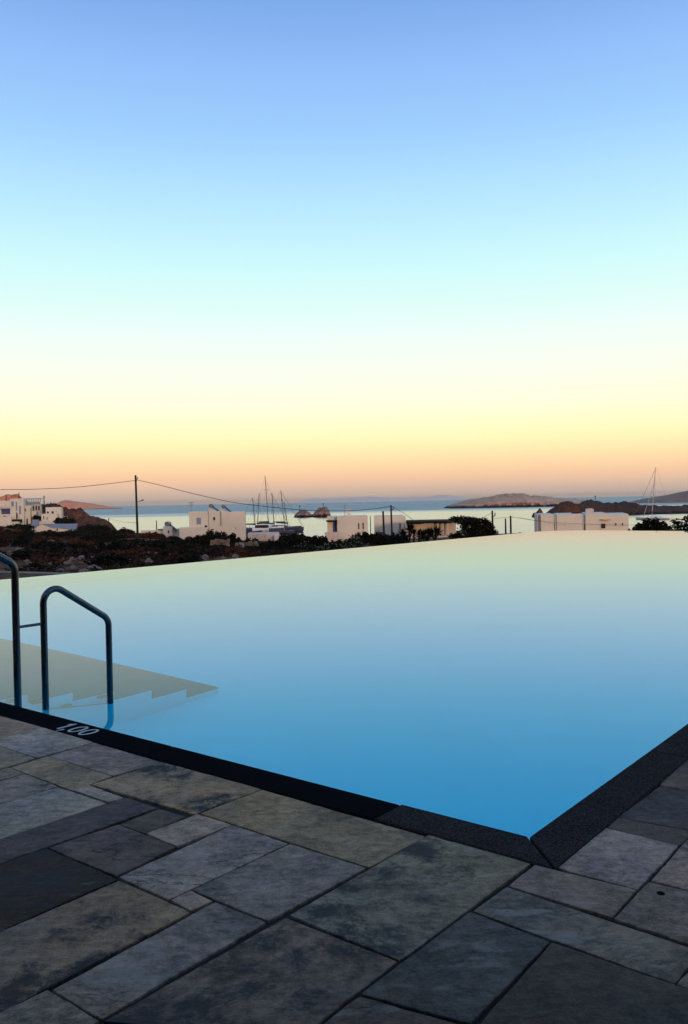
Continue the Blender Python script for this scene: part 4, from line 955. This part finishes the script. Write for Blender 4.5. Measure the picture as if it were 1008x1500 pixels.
shrub(138, 764, 782, 150, 44, 'large dark shrub on the brow left of the tall scrub pole', n=2600, size=.24)
shrub(180, 771, 786, 120, 30, 'dark rounded shrub just left of the tall scrub pole', n=1600, size=.2)
shrub(222, 778, 792, 110, 40, 'dark low shrub right of the tall scrub pole', 'leaf_scrub', 1800, .18)
# open tree at the right edge
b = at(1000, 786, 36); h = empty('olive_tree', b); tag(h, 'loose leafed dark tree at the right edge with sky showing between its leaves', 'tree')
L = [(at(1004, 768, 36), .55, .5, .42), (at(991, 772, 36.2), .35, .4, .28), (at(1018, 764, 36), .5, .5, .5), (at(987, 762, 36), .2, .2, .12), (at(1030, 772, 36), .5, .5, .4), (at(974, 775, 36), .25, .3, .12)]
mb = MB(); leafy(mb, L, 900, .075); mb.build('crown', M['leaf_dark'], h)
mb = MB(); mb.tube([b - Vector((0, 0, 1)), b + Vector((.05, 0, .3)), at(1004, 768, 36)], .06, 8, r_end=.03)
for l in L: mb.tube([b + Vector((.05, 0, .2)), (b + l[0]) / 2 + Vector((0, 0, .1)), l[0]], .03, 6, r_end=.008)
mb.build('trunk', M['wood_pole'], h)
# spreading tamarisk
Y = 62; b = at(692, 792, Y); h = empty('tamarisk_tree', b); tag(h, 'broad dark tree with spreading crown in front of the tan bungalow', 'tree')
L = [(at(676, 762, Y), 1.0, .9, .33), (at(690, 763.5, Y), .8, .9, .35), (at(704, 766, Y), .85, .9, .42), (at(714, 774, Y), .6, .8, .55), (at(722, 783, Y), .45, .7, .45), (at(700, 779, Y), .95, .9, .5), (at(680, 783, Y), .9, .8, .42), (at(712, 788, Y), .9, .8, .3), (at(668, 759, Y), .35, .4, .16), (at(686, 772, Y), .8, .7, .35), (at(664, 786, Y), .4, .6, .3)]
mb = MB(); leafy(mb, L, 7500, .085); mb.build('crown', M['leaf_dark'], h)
mb = MB(); mb.tube([b - Vector((0, 0, 1)), b + Vector((.1, 0, .5)), at(694, 772, Y)], .14, 8, r_end=.07)
for l in L: mb.tube([b + Vector((.08, 0, .4)), (b + l[0]) / 2 + Vector((U(-.1, .1), 0, .15)), l[0]], .06, 6, r_end=.02)
mb.build('trunk', M['wood_pole'], h)
# yuccas
def yucca(px, yt, yb, Y, label, heads=3):
    b = at(px, yb, Y); top = at(px, yt, Y).z; H = top - b.z; h = empty('yucca', b); tag(h, label, 'yucca', 'spiky yuccas before the tan bungalow')
    mbt = MB(); mb = MB()
    for k in range(heads):
        e = b + Vector((U(-.45, .45), U(-.3, .3), H * U(.45, .78))); mbt.tube([b - Vector((0, 0, .5)), b + (e - b) * .5 + Vector((U(-.1, .1), 0, 0)), e], .07, 6, r_end=.05)
        for j in range(70):
            th = U(0, 2 * math.pi); el = U(-.5, 1.45); d = Vector((math.cos(th) * math.cos(el), math.sin(th) * math.cos(el), math.sin(el))); l = U(.32, .52) * (H / 1.1) ** .5
            s_ = d.cross(Vector((0, 0, 1))).normalized() * .028; mid = e + d * l * .55 + Vector((0, 0, -.02)); tip = e + d * l + Vector((0, 0, -.10 * math.cos(el)))
            mb.poly([e - s_ * .5, mid - s_, tip, mid + s_]); mb.poly([e + s_ * .5, mid + s_, tip, mid - s_])
    mbt.build('stem', M['wood_pole'], h); mb.build('leaves', M['leaf_dark'], h)
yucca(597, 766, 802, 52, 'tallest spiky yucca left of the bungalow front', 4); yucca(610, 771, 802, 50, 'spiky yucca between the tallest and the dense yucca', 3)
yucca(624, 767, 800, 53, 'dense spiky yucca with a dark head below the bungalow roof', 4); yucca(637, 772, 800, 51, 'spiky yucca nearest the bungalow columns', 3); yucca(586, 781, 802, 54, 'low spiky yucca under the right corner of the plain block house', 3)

# scrub, rocks, walls and dry grass on the slope
def rock_mesh(seed):
    bm = bmesh.new(); bmesh.ops.create_icosphere(bm, subdivisions=3, radius=1)
    for v in bm.verts:
        p = v.co.copy(); k = 1 + .34 * mnoise.noise(p * 1.1 + Vector((seed * 7, 0, 0))) + .16 * mnoise.noise(p * 3 + Vector((seed * 3, 1, 0)))
        v.co = Vector((p.x * 1.1, p.y * .9, p.z * .75)) * k
        for a in ((.8, .3, .5), (-.5, .6, .6), (.1, -.9, .4), (-.8, -.3, .5)):
            n = Vector(a).normalized(); d = v.co.dot(n) - (.72 + .1 * math.sin(seed * 5 + a[0] * 9))
            if d > 0: v.co -= n * d * .85
    me = bpy.data.meshes.new('rock'); bm.to_mesh(me); bm.free(); me.materials.append(M['rock']); return me
RM = [rock_mesh(k) for k in range(7)]
rr = random.Random(23)
def clear(x, y):
    u, v = to_uv(Vector((x, y, 0))); return (u > 13.6 or v > 28.5) and y > 4
nrock = 0
spots = []
for _ in range(75):                                        # the pale rocks close behind the pool edge
    px, Yr = rr.uniform(90, 345), rr.choice([rr.uniform(22, 34), rr.uniform(28, 50)]); spots.append((px, Yr, rr.uniform(.10, .30)))
for _ in range(25): spots.append((rr.uniform(0, 100), rr.uniform(24, 45), rr.uniform(.10, .24)))
for _ in range(75): spots.append((rr.uniform(0, 430), rr.uniform(45, 105), rr.uniform(.12, .36)))
for px, Yr, s in spots:
    x = (px - CX) / F * Yr
    if not clear(x, Yr): continue
    o = bpy.data.objects.new('rock', rr.choice(RM)); COL.objects.link(o); o.location = (x, Yr, gz(x, Yr) + s * .25); s *= .72; o.scale = (s * rr.uniform(.8, 1.4), s * rr.uniform(.8, 1.2), s * rr.uniform(.75, 1.15)); o.rotation_euler = (rr.uniform(-.3, .3), rr.uniform(-.3, .3), rr.uniform(0, 6.28))
    tag(o, 'weathered pale limestone rock lying in the dark scrub', 'rock', 'limestone rocks scattered over the scrub slope'); nrock += 1
def scrub_mesh(seed, mat, spread=1.0):
    random.seed(seed); mb = MB(); L = []
    for k in range(6): L.append((Vector((U(-.6, .6) * spread, U(-.6, .6) * spread, U(.12, .42))), U(.3, .55), U(.3, .55), U(.2, .42)))
    leafy(mb, L, 750, .085)
    for k in range(10): mb.tube([(0, 0, -.2), (U(-.9, .9), U(-.9, .9), U(.3, .8))], .015, 4, r_end=.005)
    o = mb.build('scrub_bush', M[mat], origin=(0, 0, 0)); me = o.data; bpy.data.objects.remove(o); return me
SM = [scrub_mesh(k, m) for k, m in enumerate(('leaf_scrub', 'leaf_scrub', 'leaf_scrub_green', 'leaf_scrub_red', 'leaf_scrub', 'leaf_scrub_green'))]
SMD = [scrub_mesh(20 + k, 'leaf_dark', .8) for k in range(3)]
for k in range(150):
    Yr = 19 + 100 * rr.random() ** 1.4; px = rr.uniform(-30, 440); x = (px - CX) / F * Yr
    if not clear(x, Yr) or (Yr > 104 and px > 255): continue
    s = rr.uniform(.45, 1.1) * (0.75 + Yr / 160); o = bpy.data.objects.new('scrub_bush', rr.choice(SM)); COL.objects.link(o)
    o.location = (x, Yr, gz(x, Yr) - .05); o.scale = (s * rr.uniform(.9, 1.5), s, s * rr.uniform(.55, .95)); o.rotation_euler = (0, 0, rr.uniform(0, 6.28))
    tag(o, 'low dark thorny scrub bush on the slope behind the pool', 'bush', 'low scrub bushes on the slope')
for k in range(60):                                        # farther brow and village foot
    Yr = rr.uniform(105, 185); px = rr.uniform(-20, 250); Yr = Yr if px > 125 or px < 0 else min(Yr, 100 + (Yr - 105) * .45); x = (px - CX) / F * Yr
    s = rr.uniform(.9, 1.7); o = bpy.data.objects.new('scrub_bush', rr.choice(SM)); COL.objects.link(o)
    o.location = (x, Yr, gz(x, Yr) - .05); o.scale = (s * 1.4, s, s * rr.uniform(.5, .8)); o.rotation_euler = (0, 0, rr.uniform(0, 6.28))
    tag(o, 'low dark thorny scrub bush on the slope behind the pool', 'bush', 'low scrub bushes on the slope')
for px, Yr, s in [(40, 34, .9), (12, 60, 1.5), (75, 48, 1.1), (120, 62, 1.3), (150, 85, 1.9), (172, 44, .9), (195, 66, 1.4), (215, 52, 1.2), (238, 58, 1.2), (262, 46, .9), (285, 70, 1.3), (305, 52, 1.0), (330, 46, .8), (352, 56, 1.0), (380, 60, 1.1), (25, 95, 1.8), (90, 100, 1.8), (250, 88, 1.5), (230, 32, .6), (140, 30, .6), (55, 26, .55), (410, 52, .9), (395, 45, .7), (275, 34, .6)]:
    x = (px - CX) / F * Yr
    if not clear(x, Yr): continue
    o = bpy.data.objects.new('dark_bush', rr.choice(SMD)); COL.objects.link(o); o.location = (x, Yr, gz(x, Yr) - .08); o.scale = (s * rr.uniform(1.2, 1.9), s, s * rr.uniform(.7, 1.05)); o.rotation_euler = (0, 0, rr.uniform(-.4, .4))
    tag(o, 'rounded near black evergreen bush standing out among the brown scrub', 'bush', 'dark evergreen bushes on the slope')
random.seed(77)
mb = MB()
for k in range(16000):
    Yr = 17 + 110 * R() ** 1.5; px = U(-40, 450); x = (px - CX) / F * Yr
    if not clear(x, Yr): continue
    if mnoise.noise(Vector((x * .35, Yr * .22, 2))) < -.05: continue
    z = gz(x, Yr) - .03; hgt = U(.10, .32); w = .008 + Yr * .00022
    a = U(0, 6.28); dx, dy = math.cos(a) * w, math.sin(a) * w; lx, ly = U(-.15, .15), U(-.15, .15)
    mb.poly([(x - dx, Yr - dy, z), (x + dx, Yr + dy, z), (x + lx, Yr + ly, z + hgt)])
tag(mb.build('dry_grass', M['straw'], origin=(0, 60, 0)), 'dry straw coloured grass and stalks between the scrub bushes', kind='stuff')
# loose dry-stone walls and a concrete kerb
def drystone(x0, x1, yt, yb, Y, label, seed):
    h = empty('dry_stone_wall', at((x0 + x1) / 2, yb, Y)); tag(h, label, 'wall')
    rs = random.Random(seed); a, b, z0, z1 = ext(x0, x1, yt, yb, Y); bm = bmesh.new(); z = z0 - .4
    while z < z1:
        hh_ = rs.uniform(.13, .24); x = a
        while x < b:
            w = rs.uniform(.2, .45); hgt = hh_ if z + hh_ < z1 else max(.08, z1 - z + rs.uniform(-.08, .12))
            m = Matrix.Translation((x + w / 2, Y + rs.uniform(-.05, .05), z + hgt / 2)) @ Matrix.Rotation(rs.uniform(-.12, .12), 4, 'Y') @ Matrix.Diagonal((w * .98, .4, hgt * .98, 1))
            bmesh.ops.create_cube(bm, size=1, matrix=m); x += w
        z += hh_
    mbx = MB(); mbx.v = [v.co.copy() for v in bm.verts]; bm.verts.index_update(); mbx.f = [tuple(v.index for v in f.verts) for f in bm.faces]; mbx.sm = [False] * len(mbx.f); bm.free()
    mbx.build('rubble', M['rock'], h); return h
drystone(309, 334, 791, 803, 70, 'low ruined dry stone wall below the cubic white house', 1)
hd = drystone(345, 376, 795, 808, 64, 'low ruined dry stone wall with a small pale blue door', 2); window(hd, 352, 356.5, 797.5, 804, 63.7, M['whitewash_old'], M['shutter_grey'], 'door', 'small pale blue grey door')
a, b = at(-60, 836.8, 19.0), at(112, 841.6, 17.6)
mb = MB(); n_ = Vector((b.y - a.y, a.x - b.x, 0)).normalized() * .34
mb.hexa([a + Vector((0, 0, -1)) , b + Vector((0, 0, -1)), b - n_ + Vector((0, 0, -1)), a - n_ + Vector((0, 0, -1)), a, b, b - n_, a - n_])
tag(mb.build('garden_kerb', M['concrete']), 'rough grey concrete kerb wall behind the left end of the pool', 'wall')

# ------------------------------------------------------------------ air
HAZE = True
if HAZE:
    mb = MB(); mb.box(-24000, 24000, -60, 24500, -7.6, 92)
    m = bpy.data.materials.new('sea_haze'); m.use_nodes = True; t = NT(m.node_tree); t.n.clear(); o = t.add('ShaderNodeOutputMaterial')
    v = t.add('ShaderNodeVolumePrincipled'); v.inputs['Color'].default_value = (1.0, 0.84, 0.70, 1); v.inputs['Density'].default_value = 6.0e-5; v.inputs['Anisotropy'].default_value = 0.3
    t.link(v.outputs[0], o.inputs['Volume'])
    tag(mb.build('haze', m, origin=(0, 0, -7.6)), 'thin evening haze over the bay fading the far island', kind='stuff')

# ------------------------------------------------------------------ sky and sun
w = bpy.data.worlds.new('World'); sc.world = w; w.use_nodes = True; t = NT(w.node_tree); t.n.clear()
o = t.add('ShaderNodeOutputWorld'); bg = t.add('ShaderNodeBackground'); t.link(bg.outputs[0], o.inputs[0])
tc = t.add('ShaderNodeTexCoord').outputs['Generated']; sp = t.add('ShaderNodeSeparateXYZ'); t.link(tc, sp.inputs[0])
sky = [(720, (203, 176, 158)), (710, (227, 190, 163)), (700, (244, 200, 162)), (690, (253, 211, 166)), (680, (255, 221, 171)), (665, (254, 235, 178)), (650, (254, 247, 186)), (640, (255, 252, 194)), (620, (255, 254, 208)), (600, (255, 255, 222)), (550, (252, 255, 239)), (500, (242, 255, 249)), (450, (224, 255, 250)), (400, (210, 252, 253)), (300, (184, 232, 255)), (200, (160, 208, 255)), (100, (146, 190, 250)), (5, (126, 171, 234))]
HZ, HTOP = 6.0e-5, 92.0                    # what the haze takes from the sky low down has to be in the sky behind it
stops = [(0.0, srgb(196, 168, 156))]
for y, c in sky:
    el = math.atan((734.8 - y) / F); T = math.exp(-HZ * min(24000, HTOP / math.sin(el))); l = srgb(*c)
    stops.append((math.sin(el), tuple(max(0.0, (v_ - (1 - T) * h_) / T) for v_, h_ in zip(l[:3], (0.28, 0.25, 0.25))) + (1,)))
stops[0] = (0.0, stops[1][1])
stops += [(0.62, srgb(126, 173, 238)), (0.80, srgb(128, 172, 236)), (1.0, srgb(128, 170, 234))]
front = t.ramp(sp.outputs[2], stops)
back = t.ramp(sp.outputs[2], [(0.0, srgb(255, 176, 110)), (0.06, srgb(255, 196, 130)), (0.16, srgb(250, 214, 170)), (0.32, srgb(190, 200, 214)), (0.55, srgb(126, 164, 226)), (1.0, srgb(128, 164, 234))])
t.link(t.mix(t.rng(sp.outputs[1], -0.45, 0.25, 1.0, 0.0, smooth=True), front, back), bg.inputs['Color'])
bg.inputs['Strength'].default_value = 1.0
sl = bpy.data.lights.new('sun', 'SUN'); so = bpy.data.objects.new('sun', sl); COL.objects.link(so)
sl.energy = 1.35; sl.angle = math.radians(5); sl.color = (1.0, 0.64, 0.42)
d = -Vector((0.30, -0.95, math.tan(math.radians(4.5)))).normalized(); so.rotation_euler = d.to_track_quat('-Z', 'Y').to_euler(); so.location = (10, -30, 20)

vs = sc.view_settings; vs.view_transform = 'Standard'; vs.look = 'None'; vs.exposure = 0; vs.gamma = 1; vs.use_curve_mapping = False
sc.cycles.use_denoising = True
sc.cycles.max_bounces = 8; sc.cycles.transmission_bounces = 8; sc.cycles.volume_bounces = 0
